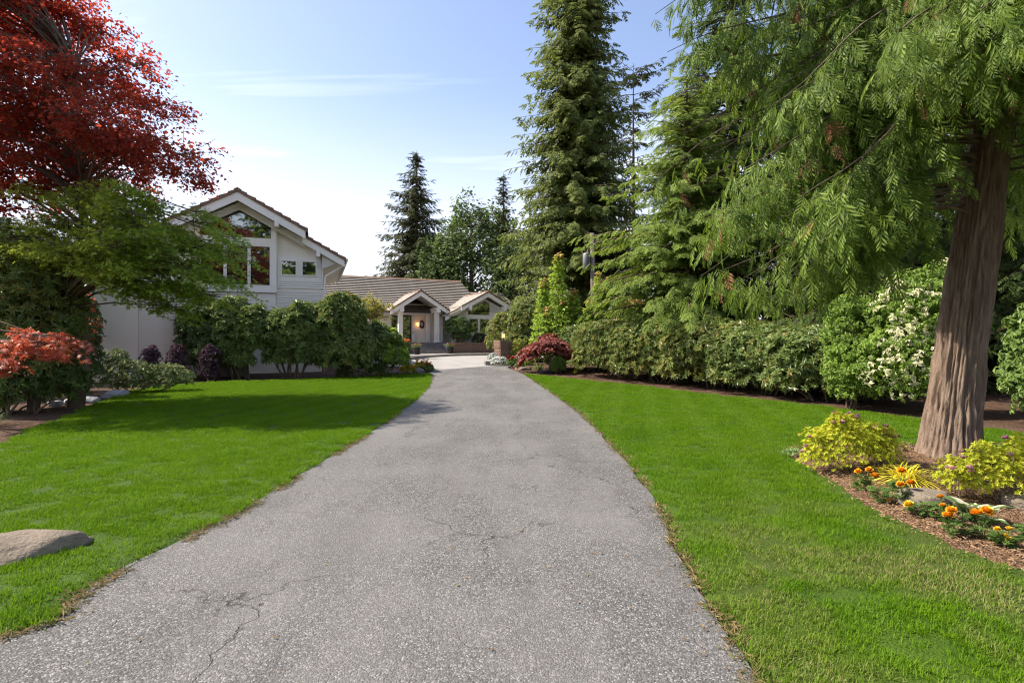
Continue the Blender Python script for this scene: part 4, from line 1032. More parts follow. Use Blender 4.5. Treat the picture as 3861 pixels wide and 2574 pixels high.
# bare upper trunk goes on above the picture
MB().tube([(lean(9.4), -.19, 9.3), (1.9, -.2, 12), (2.2, -.2, 14)], [.14, .09, .03], 10).build('trunk_top', M['barkfar'], cedar, True)

# ---------------------------------------------------------- broad-leaved trees made of leafy boughs
def bough_tree(name, label, cat, base, outline, ydepth, npads, padr, padz, leaf, lsize, nleaf, mats, trunk, seed, limb=(.25, .6), group=None, tiltdown=.25, matfun=None, twigr=.03, cy_=None):
    """outline: polygon of the crown seen from the front in world x,z; boughs are flat leafy pads reached by limbs"""
    r = np.random.default_rng(seed); root = thing(name, label, cat, base, 0, group)
    O = np.array(outline, float); c = O.mean(0); lo, hi = O.min(0), O.max(0); pads = []
    while len(pads) < npads:
        dy_ = r.uniform(-1, 1); q = r.uniform(lo, hi); k = math.sqrt(1-dy_*dy_*.85)
        q0 = c+(q-c)/k
        if inpoly(np.array(q0[0]), np.array(q0[1]), O): pads.append((q[0], base[1]+dy_*ydepth, q[1]))
    pads = np.array(pads)-np.array(base)
    wood = MB(); T = np.array(trunk, float)                       # trunk polyline (local), last column radius
    wood.tube(T[:, :3], T[:, 3], 10)
    so = Soup()
    for p in pads:
        h = np.linalg.norm(p[:2]); zs = p[2]-r.uniform(*limb)*min(2.5, h)
        zs = np.clip(zs, T[min(1, len(T)-1), 2]*.6, T[-1, 2]); s0 = np.array([np.interp(zs, T[:, 2], T[:, 0]), np.interp(zs, T[:, 2], T[:, 1]), zs])
        mid = (s0+p)/2+np.array([0, 0, .18*h])+r.normal(0, .15, 3)
        wood.tube([s0, (s0+mid)/2+[0, 0, .04*h], mid, (mid+p)/2, p], np.array([1, .8, .6, .4, .15])*twigr*(1+.25*h), 5, False)
        outd = unit(np.array([[p[0], p[1], 0]])+1e-6)[0]
        n = int(nleaf*r.uniform(.6, 1.4)); pr = padr*r.uniform(.6, 1.25)
        nsub = 9; sa = r.uniform(0, 6.28, nsub); sr = pr*np.sqrt(r.uniform(.05, 1, nsub)); sc2 = np.stack([sr*np.cos(sa), sr*np.sin(sa), r.normal(0, padz, nsub)], 1)
        w_ = r.integers(0, nsub, n); lp = sc2[w_]+r.normal(0, 1, (n, 3))*np.array([pr*.19, pr*.19, padz*.55])
        lp[:, 2] -= tiltdown*(lp[:, 0]*outd[0]+lp[:, 1]*outd[1])+.12*(lp[:, 0]**2+lp[:, 1]**2)/pr
        a = r.uniform(0, 6.28, n); d = np.stack([np.cos(a), np.sin(a), r.uniform(-.75, .15, n)], 1)+.6*outd
        up_ = np.array([[0, 0, 1.]])+r.normal(0, .42, (n, 3))
        for sub in sc2: wood.tube([p*1.0, p+sub*.6+[0, 0, -.02], p+sub], [.012, .008, .004], 3, False)
        wp = p+lp
        mi = np.zeros(n, int) if matfun is None else matfun(wp+np.array(base), r)
        for m in np.unique(mi):
            q = mi == m; so.inst(leaf, wp[q], d[q], up_[q], lsize*r.uniform(.65, 1.25, q.sum()), int(m))
    wood.build('trunk', M['twig'], root, True)
    so.build('crown', mats, root)
    print(name, 'tris', sum(len(f) for f in so.F))
    return root
def W(pts, d):      # outline traced at distance d, in metres
    return [((x-1176)/1306.7*d, 1.6+(784-y)/1306.7*d) for x, y in pts]
STAR = t_star()
bough_tree('red_leaf_tree', 'big tree with dark red leaves overhanging the lawn beside the wing', 'tree', (-10.9, 14.2, 0),
           W([(-260, -140), (60, -170), (200, 30), (300, 130), (370, 230), (420, 290), (470, 385), (420, 430), (330, 420), (200, 440), (0, 470), (-200, 430)], 14.2), 3.0, 205, .85, .15,
           t_leaf2(.66, .25), .105, 330, [M['redleaf']], [(0, 0, -.1, .20), (.1, .1, 1.2, .17), (-.1, .2, 3.0, .14), (.15, .1, 5.0, .10), (.0, 0, 8.5, .04)], 101, twigr=.019)
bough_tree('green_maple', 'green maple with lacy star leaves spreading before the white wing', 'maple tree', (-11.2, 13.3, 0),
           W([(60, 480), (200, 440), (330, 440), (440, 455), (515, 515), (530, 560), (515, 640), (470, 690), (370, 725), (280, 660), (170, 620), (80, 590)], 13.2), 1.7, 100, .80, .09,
           STAR, .082, 340, [M['mapleleaf'], M['spireleaf']], [(0, 0, -.1, .13), (.1, .0, .9, .12), (.4, .1, 2.2, .10), (1.1, 0, 3.6, .07), (1.7, 0, 4.6, .03)], 103, limb=(.08, .3), twigr=.018, tiltdown=.35, matfun=lambda p, r: (r.uniform(0, 1, len(p)) < .75*sstep(-8.0, -6.9, p[:, 0]+.5*(vnoise(p[:, 0], p[:, 1], p[:, 2], 8)-.5))).astype(int))  # paler leaf colour at the right end paints in a backlit glow
bough_tree('leafy_tree', 'broad dark green leafy tree standing behind the right gable of the house', 'tree', (-4.2, 58.5, .5),
           W([(1010, 700), (1015, 560), (1040, 490), (1085, 468), (1120, 490), (1170, 480), (1195, 560), (1190, 700)], 58.5), 3.5, 90, 1.3, .7,
           t_leaf2(.7, .2), .34, 150, [M['darkshrub'], M['laurel']], [(0, 0, -.1, .3), (.1, .1, 4, .25), (0, 0, 8, .2), (0, 0, 13.5, .06)], 107, matfun=lambda p, r: (vnoise(p[:, 0]*.5, p[:, 1]*.5, p[:, 2]*.5, 4) > .6).astype(int))
bough_tree('dark_tree', 'dark tangled tree between the fir and the leafy tree behind the roof', 'tree', (-8.2, 60, .5),
           W([(950, 700), (955, 610), (985, 560), (1030, 560), (1060, 600), (1060, 700)], 60), 3.0, 55, 1.2, .6,
           t_leaf2(.7, .2), .34, 130, [M['darkshrub']], [(0, 0, -.1, .3), (.1, .1, 4, .22), (0, 0, 10, .06)], 109)
bough_tree('dark_tree', 'dark tree low behind the clipped shrub mound and gable roof', 'tree', (1.5, 54, .5),
           W([(1130, 720), (1130, 600), (1180, 540), (1250, 540), (1290, 610), (1290, 720)], 54), 3.0, 60, 1.2, .7,
           t_leaf2(.7, .2), .32, 140, [M['darkshrub']], [(0, 0, -.1, .3), (.1, .1, 4, .22), (0, 0, 10, .06)], 110)
bough_tree('dark_tree', 'dark tree filling in below the snag fir beside the pole', 'tree', (9.5, 46, .5),
           W([(1360, 740), (1370, 620), (1420, 560), (1480, 590), (1500, 740)], 46), 2.5, 55, 1.1, .6,
           t_leaf2(.7, .2), .30, 130, [M['darkshrub'], M['laurel']], [(0, 0, -.1, .3), (.1, .1, 4, .22), (0, 0, 8, .06)], 111, matfun=lambda p, r: (r.uniform(0, 1, len(p)) > .7).astype(int))
bough_tree('golden_maple', 'small golden green maple left of the entry porch', 'maple tree', (-8.75, 36.2, G(0, 36)),
           W([(812, 725), (815, 688), (835, 678), (858, 683), (880, 688), (902, 702), (900, 735), (870, 730), (840, 738)], 36.2), 1.1, 26, .45, .12,
           STAR, .10, 130, [M['yellowtree']], [(0, 0, -.1, .08), (-.05, 0, 1.2, .07), (-.1, 0, 2.2, .05), (.1, 0, 3.3, .025)], 113, twigr=.02)
bough_tree('laceleaf_maple', 'weeping reddish purple laceleaf maple beside the brick pier', 'maple tree', (1.75, 26.9, G(0, 26.9)),
           W([(1195, 835), (1210, 800), (1235, 775), (1265, 768), (1290, 780), (1305, 800), (1300, 815), (1275, 795), (1240, 798)], 26.9), .8, 40, .40, .05,
           t_star(((0, 1.0), (.5, .9), (1.1, .7)), .3, .5), .14, 150, [M['lacepurple']], [(0, 0, -.1, .055), (.05, 0, .5, .05), (-.03, 0, 1.0, .04), (.05, 0, 1.45, .02)], 127, tiltdown=.55, twigr=.018)
bough_tree('laceleaf_maple', 'weeping bright red laceleaf maple at the picture edge by the bluish rocks', 'maple tree', (-10.3, 10.7, 0),
           W([(-90, 830), (-80, 790), (0, 768), (60, 755), (130, 763), (195, 770), (150, 798), (60, 815), (0, 850), (-60, 860)], 10.6), .6, 26, .34, .025,
           t_star(((0, 1.0), (.42, .9), (.95, .65)), .14, .45), .125, 60, [M['lacered']], [(0, 0, -.1, .035), (.05, 0, .4, .033), (.0, 0, .9, .025), (.1, 0, 1.6, .012)], 131, tiltdown=.5, twigr=.015)

# ---------------------------------------------------------- shrubs
ROS = [t_rosette(8, .36, .25, k) for k in range(3)]; ROS6 = [t_rosette(6, .42, .1, 9+k) for k in range(3)]
CLU = [t_rosette(5, .55, .35, 19+k) for k in range(3)]
def shrub(name, label, x, y, blobs, n, tmpl, size, mats, seed, stems=5, cat='shrub', group=None, upw=.55, inner=.35, matfun=None, zmin=.06, stemr=.03, wood='twig', lump=.20):
    r = np.random.default_rng(seed); zg = G(x, y)
    root = thing(name, label, cat, (x, y, zg), 0, group)
    B = np.array(blobs, float); ar = (B[:, 3]*B[:, 5]+B[:, 4]*B[:, 5]+B[:, 3]*B[:, 4]); pick = r.choice(len(B), n, p=ar/ar.sum())
    d = unit(r.normal(0, 1, (n, 3))); d[:, 2] = np.where(d[:, 2] < -.45, -d[:, 2], d[:, 2])
    rr = np.where(r.uniform(0, 1, n) < inner, r.uniform(.35, .9, n), r.uniform(.88, 1.06, n))
    rr = rr*(1+lump*2*(fbm(d[:, 0]*2.2+pick*3.1, d[:, 1]*2.2, d[:, 2]*2.2, seed, 3)-.5))
    P = B[pick, :3]+d*B[pick, 3:6]*rr[:, None]
    # drop what is buried deep in another blob, and what would lie under the ground
    deep = np.zeros(n, bool)
    for k in range(len(B)):
        e = (((P-B[k, :3])/B[k, 3:6])**2).sum(1); deep |= (e < .35) & (pick != k)
    ok = ~deep & (P[:, 2] > zmin); P, d, pick, rr = P[ok], d[ok], pick[ok], rr[ok]
    ax = unit(d/B[pick, 3:6])+np.array([0, 0, upw])+r.normal(0, .35, P.shape)
    so = Soup(); w_ = r.integers(0, len(tmpl), len(P))
    mi = np.zeros(len(P), int) if matfun is None else matfun(P, d, rr, r)
    for k in range(len(tmpl)):
        for m in np.unique(mi):
            q = (w_ == k) & (mi == m)
            if q.any(): so.inst(tmpl[k], P[q], ax[q], r.normal(0, 1, (q.sum(), 3)), size*r.uniform(.7, 1.25, q.sum()), int(m))
    so.build('foliage', mats, root)
    if stems:
        wd = MB()
        for k in range(stems):
            b = B[k % len(B)]; a = r.uniform(0, 6.28); tgt = b[:3]+np.array([b[3]*.55*math.cos(a), b[4]*.55*math.sin(a), b[5]*r.uniform(-.1, .5)])
            base = np.array([b[0]*.45+r.normal(0, .10), b[1]*.45+r.normal(0, .08), -.08])
            mid = base*.5+tgt*.5+np.array([r.normal(0, .08), r.normal(0, .08), -.05])
            wd.tube([base, base*.75+mid*.25+[0, 0, .05], mid, tgt], np.array([1, .85, .65, .25])*stemr, 6, False)
            for q in range(3):
                t2 = tgt+r.normal(0, .3, 3)*b[3:6]; wd.tube([mid, (mid+t2)/2, t2], np.array([.5, .35, .15])*stemr, 4, False)
        wd.build('stems', M[wood], root, True)['kind'] = 'stuff'
    return root
def sh(label, x, y, blobs, n, **k):
    return shrub(k.pop('name', 'rhododendron'), label, x, y, blobs, n, k.pop('tmpl', ROS), k.pop('size', .185), k.pop('mats', [M['rhodo']]), k.pop('seed'), **k)
# row before the white wing
gA = 'rhododendrons before the white wing'
sh('darkest rhododendron of the row, leafy to the ground at its purple shrub end', -13.1, 24.0, [(0, 0, 2.0, 1.0, .85, 1.3), (.1, -.1, .9, .95, .8, .85)], 1700, seed=201, group=gA, lump=.34, mats=[M['darkshrub']], stems=6)
sh('rhododendron with bare stems over the two dark tubs below the tall window', -11.5, 24.0, [(-.3, 0, 2.35, .95, .9, .95), (.6, 0, 2.05, .8, .85, .9), (-.5, -.2, 1.4, .7, .6, .6), (.7, -.1, 1.5, .6, .6, .5), (.1, -.4, .8, .7, .4, .5)], 2000, seed=203, group=gA, lump=.34, size=.21, stems=7, stemr=.045)
sh('rhododendron with forked dark trunks under the small paired windows', -9.3, 24.2, [(-.5, 0, 1.95, .85, .85, .95), (.4, 0, 2.05, .9, .9, 1.0), (.1, -.2, 1.3, 1.0, .6, .7), (.7, -.1, .9, .7, .5, .6), (-.5, -.3, .9, .6, .5, .5)], 2300, seed=205, group=gA, lump=.34, size=.21, stems=9, stemr=.05)
sh('tallest rhododendron of the row, at the corner of the white wing', -7.3, 24.4, [(0, 0, 2.3, 1.05, .95, 1.15), (.5, -.1, 1.4, .95, .8, .95), (-.5, 0, 1.4, .7, .7, .8), (.1, .3, 3.1, .5, .5, .45), (.2, -.2, .8, 1.1, .7, .7)], 2700, seed=207, group=gA, lump=.34, size=.21, mats=[M['rhodo'], M['rhodo2']], matfun=lambda P, d, rr, r: (r.uniform(0, 1, len(P)) < .3).astype(int), stems=8, stemr=.05)
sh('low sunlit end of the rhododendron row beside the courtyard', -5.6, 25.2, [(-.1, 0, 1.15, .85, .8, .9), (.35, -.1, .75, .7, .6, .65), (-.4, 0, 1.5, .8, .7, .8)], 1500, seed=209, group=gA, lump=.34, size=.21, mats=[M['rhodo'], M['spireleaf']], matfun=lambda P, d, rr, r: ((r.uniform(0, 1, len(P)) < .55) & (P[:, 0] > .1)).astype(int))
# tall rhododendron and shrubs at the left edge
gB = 'shrubs in the shady bed at the picture edge'
sh('tall rhododendron bush in front of the red tree at the picture edge', -11.6, 13.2, [(0, 0, 2.9, 1.3, 1.1, 1.3), (-.5, 0, 1.7, 1.2, 1.0, 1.2), (.7, .1, 2.1, .8, .8, .9), (.2, -.2, 1.3, 1.0, .8, .9)], 3000, seed=211, size=.17, lump=.32, group=gB, mats=[M['rhodo'], M['rhodo2']], matfun=lambda P, d, rr, r: (r.uniform(0, 1, len(P)) < .5).astype(int))
sh('pieris with orange red young leaves beside the plain white wall', -12.3, 16.0, [(0, 0, 2.0, .6, .6, 1.0), (.1, 0, 1.0, .6, .6, .8)], 900, seed=213, name='pieris', group=gB, tmpl=CLU, size=.13, mats=[M['darkshrub'], M['lacered']], matfun=lambda P, d, rr, r: ((r.uniform(0, 1, len(P)) < .35) & (P[:, 2] > 1.6)).astype(int))
sh('variegated shrub with pale edged leaves at the foot of the plain wall', -11.7, 17.4, [(0, 0, .55, .7, .6, .5), (.9, .5, .45, .7, .6, .42), (-.4, 0, .9, .4, .4, .5), (.3, .2, .25, .9, .5, .25), (-.6, 0, .35, .5, .4, .35)], 1300, lump=.45, seed=215, name='euonymus', group=gB, tmpl=CLU, size=.09, mats=[M['darkshrub'], M['variegated']], matfun=lambda P, d, rr, r: (r.uniform(0, 1, len(P)) < .28).astype(int), stems=4)
sh('dark shrub behind the variegated shrub at the wall corner', -14.6, 18.4, [(0, 0, 1.0, .9, .7, 1.2)], 900, seed=216, name='dark_shrub', group=gB, tmpl=CLU, size=.11, mats=[M['darkshrub']])
sh('low broad leaved rhododendron beside the bluish rocks', -11.9, 13.0, [(0, 0, .35, .55, .5, .4), (.7, .9, .4, .5, .5, .45), (-.8, -.2, .45, .7, .5, .5)], 480, seed=217, group=gB, size=.17, mats=[M['laurel']], stems=3, inner=.2)
sh('green shrub under the bright red laceleaf maple', -11.3, 12.7, [(0, 0, .7, .8, .6, .75), (.8, .6, .6, .5, .5, .55)], 800, seed=218, name='dark_shrub', group=gB, size=.14, mats=[M['darkshrub'], M['laurel']], matfun=lambda P, d, rr, r: (r.uniform(0, 1, len(P)) < .4).astype(int))
sh('dense dark evergreen far back beside the plain wall', -17.8, 21.5, [(0, 0, 2.4, 1.9, 1.2, 2.5), (-1.8, .5, 2.0, 1.8, 1.2, 2.2)], 2200, seed=219, name='evergreen', group=gB, tmpl=CLU, size=.2, mats=[M['darkshrub']])
sh('large dark evergreen behind the tall rhododendron at the picture edge', -15.2, 16.5, [(0, 0, 2.4, 1.6, 1.2, 2.4), (-1.4, .5, 2.6, 1.8, 1.2, 2.4)], 2600, seed=220, name='evergreen', group=gB, tmpl=CLU, size=.16, lump=.35, mats=[M['darkshrub'], M['laurel']], matfun=lambda P, d, rr, r: (r.uniform(0, 1, len(P)) < .65).astype(int))
for lab, x, y, sd2, w_ in (('square purple leaved shrub against the brick courses', -13.1, 22.3, 221, .42), ('small purple leaved shrub next to the wall joint', -14.1, 22.2, 222, .34), ('dark purple shrub at the foot of the darkest rhododendron', -12.1, 22.8, 223, .40)):
    sh(lab, x, y, [(0, 0, .75, w_, .4, .65), (0, 0, .3, w_*.9, .35, .3)], 420, seed=sd2, name='purple_shrub', group='purple shrubs along the wing', tmpl=CLU, size=.10, mats=[M['purple']], stems=3)

# right: clipped mounds, spired shrub, hedge
gC = 'rhododendron mound beside the pier'
sh('glossy rhododendron mound nearest the house gable', -.2, 35.2, [(0, 0, 1.4, 1.35, 1.2, 1.45), (.6, 0, 1.0, 1.3, 1.2, 1.0)], 1900, seed=231, group=gC, size=.19, mats=[M['rhodo2']], lump=.1)
sh('glossy rhododendron mound in the middle behind the brick pier', 1.0, 34.2, [(0, 0, 2.1, 1.3, 1.2, 1.6), (-.2, -.3, 1.0, 1.2, 1.0, 1.0)], 2000, seed=232, group=gC, size=.19, mats=[M['rhodo2'], M['rhodo']], matfun=lambda P, d, rr, r: (r.uniform(0, 1, len(P)) < .5).astype(int), lump=.1)
sh('tallest glossy rhododendron mound behind the spired shrub', 2.8, 33.4, [(0, 0, 2.4, 1.4, 1.2, 1.75), (0, -.3, 1.1, 1.4, 1.0, 1.1)], 2000, seed=233, group=gC, size=.18, mats=[M['rhodo2'], M['rhodo']], matfun=lambda P, d, rr, r: (r.uniform(0, 1, len(P)) < .5).astype(int), lump=.1)
def spired(label, x, y, spires, seed):
    r = np.random.default_rng(seed); root = thing('spired_shrub', label, 'shrub', (x, y, G(x, y)), 0, 'bright spired shrubs above the hedge'); so = Soup(); wd = MB(); lf = t_leaf2(.75, .2)
    for sx, sy, h, rb_ in spires:
        n = int(760*h/4); z = r.uniform(.12, 1, n)**.85*h; rad = rb_*(1-(z/h)**1.4)+.04; tier = .30
        zt = np.round(z/tier)*tier+r.normal(0, .045, n); a = r.uniform(0, 6.28, n); q = rad*np.sqrt(r.uniform(.1, 1, n))
        P = np.stack([sx+q*np.cos(a), sy+q*np.sin(a), zt-.1*q], 1); d = np.stack([np.cos(a), np.sin(a), r.uniform(-.6, .3, n)], 1)
        mi = ((z > h*.93) & (r.uniform(0, 1, n) < .5)).astype(int)
        for m in (0, 1):
            if (mi == m).any():
                k = mi == m
                for rep in range(2): so.inst(lf, P[k]+r.normal(0, .05, (k.sum(), 3)), d[k]+r.normal(0, .4, (k.sum(), 3)), np.array([[0, 0, 1.]])+r.normal(0, .35, (k.sum(), 3)), r.uniform(.11, .19, k.sum()), m)
        wd.tube([(0, 0, -.05), (sx*.7, sy*.7, h*.3), (sx, sy, h*.97)], [.03, .022, .005], 5, False)
        for k in range(10):
            a2 = r.uniform(0, 6.28); z2 = r.uniform(.2, .8)*h; wd.tube([(sx, sy, z2), (sx+rb_*.7*math.cos(a2), sy+rb_*.7*math.sin(a2), z2+.25)], [.012, .004], 4, False)
    so.build('foliage', [M['spireleaf'], M['orangeleaf']], root); wd.build('stems', M['twig'], root)
spired('bright green shrub with one tall spire rising above the hedge', 2.35, 29.0, [(0.0, 0, 5.8, 1.15), (-.75, .1, 4.4, .8), (.8, -.1, 3.9, .95), (.2, -.5, 3.4, 1.2), (-.6, -.4, 2.9, 1.0), (.95, .2, 3.0, 1.0)], 241)
spired('lower bright green shrub with twin spires beside the utility pole', 4.45, 29.4, [(0, 0, 4.75, .42), (.42, .1, 4.4, .40), (-.5, 0, 3.3, .7), (.2, -.3, 2.8, 1.1)], 243)
gH = 'rhododendrons of the hedge along the lawn'
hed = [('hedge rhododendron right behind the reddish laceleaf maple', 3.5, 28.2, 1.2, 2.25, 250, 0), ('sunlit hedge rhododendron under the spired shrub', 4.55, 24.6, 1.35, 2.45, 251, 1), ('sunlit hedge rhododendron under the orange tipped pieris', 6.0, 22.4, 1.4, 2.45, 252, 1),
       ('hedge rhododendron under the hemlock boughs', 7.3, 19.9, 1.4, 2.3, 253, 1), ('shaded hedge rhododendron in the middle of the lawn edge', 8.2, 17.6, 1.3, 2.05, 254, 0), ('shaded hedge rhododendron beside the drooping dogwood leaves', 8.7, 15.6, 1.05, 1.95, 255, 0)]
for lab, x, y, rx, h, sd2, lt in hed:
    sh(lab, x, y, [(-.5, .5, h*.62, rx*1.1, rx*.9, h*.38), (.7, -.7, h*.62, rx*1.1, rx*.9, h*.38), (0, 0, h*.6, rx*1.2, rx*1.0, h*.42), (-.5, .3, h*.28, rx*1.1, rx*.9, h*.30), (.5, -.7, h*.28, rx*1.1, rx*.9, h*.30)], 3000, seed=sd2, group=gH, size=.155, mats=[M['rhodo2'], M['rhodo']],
       matfun=(lambda P, d, rr, r: (r.uniform(0, 1, len(P)) < .4).astype(int)) if lt else (lambda P, d, rr, r: (r.uniform(0, 1, len(P)) < .85).astype(int)), stems=7, lump=.10)  # sunlit and shaded bushes differ by leaf mix: light put into the colour
sh('pieris with pale orange young leaves above the hedge', 5.4, 26.0, [(0, 0, 2.5, 1.0, .8, .95), (.9, -.1, 2.3, .9, .8, .9), (0, -.2, 1.2, 1.2, .7, .8)], 1500, seed=261, name='pieris', tmpl=CLU, size=.15, mats=[M['laurel'], M['orangeleaf']], matfun=lambda P, d, rr, r: (fbm(P[:, 0]*1.2, P[:, 1]*1.2, P[:, 2]*1.2, 5, 2) > .58).astype(int))
DOG = [t_rosette(6, .46, -.45, 29+k) for k in range(3)]
gD = 'dogwoods behind the big cedar'
sh('drooping leafy dogwood without flowers, left of the white flowering one', 8.45, 14.0, [(0, 0, 1.9, .75, .7, .9), (-.1, -.3, 1.0, .8, .7, .8), (0, -.3, .5, .8, .6, .5)], 1900, seed=263, name='dogwood', group=gD, tmpl=DOG, size=.125, mats=[M['kousa']], upw=.2)
sh('dogwood covered in white flowers behind the cedar trunk', 9.5, 13.0, [(0, 0, 2.1, 1.25, .9, 1.1), (-.5, -.2, 1.1, 1.15, .8, .9), (.5, 0, 2.7, .75, .7, .75), (-.3, -.3, .6, 1.0, .7, .5)], 3600, seed=265, name='dogwood', group=gD, tmpl=DOG, size=.115, mats=[M['kousa'], M['whiteflower']], matfun=lambda P, d, rr, r: ((r.uniform(0, 1, len(P)) < .42) & (fbm(P[:, 0]*1.6, P[:, 1]*1.6, P[:, 2]*1.6, 6, 2) > .44) & (rr > .85)).astype(int), upw=.35)
sh('leafy laurel right of the cedar trunk', 11.0, 11.3, [(0, 0, 1.25, 1.1, .9, .85), (-.3, -.2, .75, 1.0, .8, .6), (.9, .2, 1.4, 1.0, .9, .9), (0, -.3, .4, 1.2, .7, .4)], 2300, seed=267, name='laurel', tmpl=DOG, size=.13, mats=[M['laurel']])
sh('laurel at the picture edge right of the cedar trunk', 12.6, 12.9, [(0, 0, 1.5, 1.3, .9, 1.2), (.8, 0, 2.2, 1.2, .9, 1.0)], 1700, seed=268, name='laurel', tmpl=DOG, size=.15, mats=[M['laurel'], M['kousa']], matfun=lambda P, d, rr, r: (r.uniform(0, 1, len(P)) < .4).astype(int))
# shrubs by the entrance
gE = 'shrubs by the entry porch'
Hm = Matrix.Rotation(R(25), 3, 'Z')
def HL(x, y): v = Hm @ Vector((x, y, 0)); return (-6.82+v.x, 43.5+v.y)
hx, hy = HL(2.6, -.7); o = sh('round dark shrub between the porch column and right gable', hx, hy, [(0, 0, 2.1, .95, .7, .75), (.2, 0, 1.5, .7, .6, .5)], 800, seed=271, name='dark_shrub', group=gE, tmpl=CLU, size=.2, mats=[M['darkshrub'], M['laurel']], matfun=lambda P, d, rr, r: (r.uniform(0, 1, len(P)) < .3).astype(int), zmin=.75)
hx, hy = HL(4.3, -1.1); sh('low round shrub under the right gable window', hx, hy, [(0, 0, 1.15, .65, .5, .5)], 420, seed=272, name='dark_shrub', group=gE, tmpl=CLU, size=.16, mats=[M['purple'], M['darkshrub']], matfun=lambda P, d, rr, r: (r.uniform(0, 1, len(P)) < .6).astype(int), zmin=.75, stems=3)
hx, hy = HL(6.3, -1.2); sh('dark leafy shrub beside the right gable window', hx, hy, [(0, 0, 1.2, .9, .5, .5)], 500, seed=273, name='dark_shrub', group=gE, tmpl=CLU, size=.17, mats=[M['darkshrub']], zmin=.75, stems=3)

# ================================================================== small plants, rocks, pots
def rock(name, label, x, y, z, sx, sy, sz, mat, seed, rz=0, flat=.5, group=None):
    r = np.random.default_rng(seed); nu, nv = 48, 26
    u = np.arange(nu)*2*np.pi/nu; v = np.linspace(-math.pi/2, math.pi/2, nv); Uu, Vv = np.meshgrid(u, v)
    d = np.stack([np.cos(Uu)*np.cos(Vv), np.sin(Uu)*np.cos(Vv), np.sin(Vv)], -1)
    nrm = unit(r.normal(0, 1, (16, 3))); hh = r.uniform(.72, 1.0, 16)           # facets
    dots = np.maximum(d @ nrm.T, .05); k = np.minimum((hh/dots).min(-1), 1.15)
    k = k+.10*(fbm(d[..., 0]*3, d[..., 1]*3, d[..., 2]*3, seed, 3)-.5)+.05*(fbm(d[..., 0]*11, d[..., 1]*11, d[..., 2]*11, seed+3, 3)-.5)
    p = d*k[..., None]; p[..., 2] = np.where(p[..., 2] > flat, flat+(p[..., 2]-flat)*.3, p[..., 2]); p = p*np.array([sx, sy, sz])
    i = np.arange(nv-1)[:, None]*nu; j = np.arange(nu)[None]; j2 = (j+1) % nu
    o = obj(name, mesh_np(name, p.reshape(-1, 3), np.stack([i+j, i+j2, i+nu+j2, i+nu+j], -1).reshape(-1, 4), mat, True))
    o.location = (x, y, z); o.rotation_euler = (0, 0, rz)
    return tag(o, label, 'rock', group)
rock('boulder', 'long flat weathered boulder lying in the lawn at the picture edge', -3.72, 4.25, .0, .50, .30, .23, M['rock'], 307, R(30), .55)
rock('rock', 'flat pale grey rock among the marigolds', 3.92, 5.42, .08, .22, .20, .17, M['rock'], 302, .4, .5)
rock('rock', 'pale rock half hidden under the spirea at the picture edge', 4.78, 5.3, .08, .2, .16, .14, M['rock'], 303, .9)
gR = 'bluish rocks edging the shady bed'
for lab, x, y, w_, sd2 in (('small bluish rock nearest the picture edge', -11.55, 14.35, .17, 311), ('middle one of the small bluish rocks', -11.45, 14.75, .20, 312), ('largest bluish rock on the bare soil', -11.25, 15.2, .24, 313), ('bluish rock tucked behind the largest one', -11.75, 15.6, .22, 314), ('long bluish rock under the variegated shrub', -11.6, 16.6, .34, 315)):
    rock('rock', lab, x, y, .03, w_, w_*.8, w_*.62, M['bluerock'], sd2, sd2*.7, .6, gR)
rock('rock', 'dark rounded rock among the flowers by the courtyard', -4.45, 27.0, G(0, 27), .30, .24, .26, M['darkrock'], 321)
rock('rock', 'low dark rock at the shrub end of the courtyard flower bed', -5.5, 26.5, G(0, 26.5), .30, .22, .16, M['darkrock'], 322)
rock('rock', 'flat tan rock beside the red geraniums', .62, 28.3, G(0, 28.3), .42, .26, .17, M['rock'], 323)
rock('rock', 'dark flat rock under the reddish laceleaf maple', 1.5, 27.0, G(0, 27), .36, .24, .14, M['darkrock'], 324)
for lab, x, y, sd2 in (('flat stepping stone at the lawn corner by the wall', -13.0, 20.9, 331), ('flat stepping stone closer to the purple shrubs', -13.9, 21.1, 332)):
    rock('stepping_stone', lab, x, y, -.01, .42, .26, .05, M['rock'], sd2, .2, .4, 'stepping stones')

# --- golden spireas with pink flower heads
M['spirea'] = leafmat('spirea_leaves', (.22, .27, .022), (.42, .42, .04), (.62, .62, .05), .38, .5, .3, (.42, .18, .06), .95)
M['pink'] = surf('pink_blossom', (.60, .34, .40), (.72, .48, .52), 60, .8, .5, 90)
M['marigold'] = surf('marigold_petals', (.80, .33, .010), (.88, .47, .02), 40, .7, .4, 80)
M['yellowpetal'] = surf('yellow_petals', (.75, .50, .03), (.85, .62, .06), 40, .7, .4, 80)
M['redpetal'] = surf('red_petals', (.62, .025, .02), (.75, .05, .03), 40, .6, .4, 80)
M['pinkpetal'] = surf('pale_pink_petals', (.58, .26, .25), (.70, .38, .35), 40, .7, .4, 80)
M['marileaf'] = leafmat('marigold_leaves', (.045, .085, .020), (.08, .13, .03), (.15, .24, .04), .3, .5, .3)
M['stalk'] = leafmat('green_stalk', (.10, .15, .03), (.14, .2, .04), (.2, .3, .05), .2, .6, .2)
M['gold_blade'] = leafmat('golden_grass_blades', (.50, .40, .03), (.68, .52, .06), (.8, .65, .08), .35, .5, .3)
M['iris'] = leafmat('iris_blades', (.10, .16, .06), (.17, .24, .09), (.25, .38, .08), .3, .5, .3)
M['silver'] = leafmat('silver_leaves', (.30, .33, .30), (.46, .48, .44), (.4, .45, .38), .25, .8, .2)
M['redtop'] = leafmat('red_new_growth', (.42, .07, .04), (.60, .12, .06), (.7, .2, .06), .35, .5, .3, (.4, .3, .05), .8)
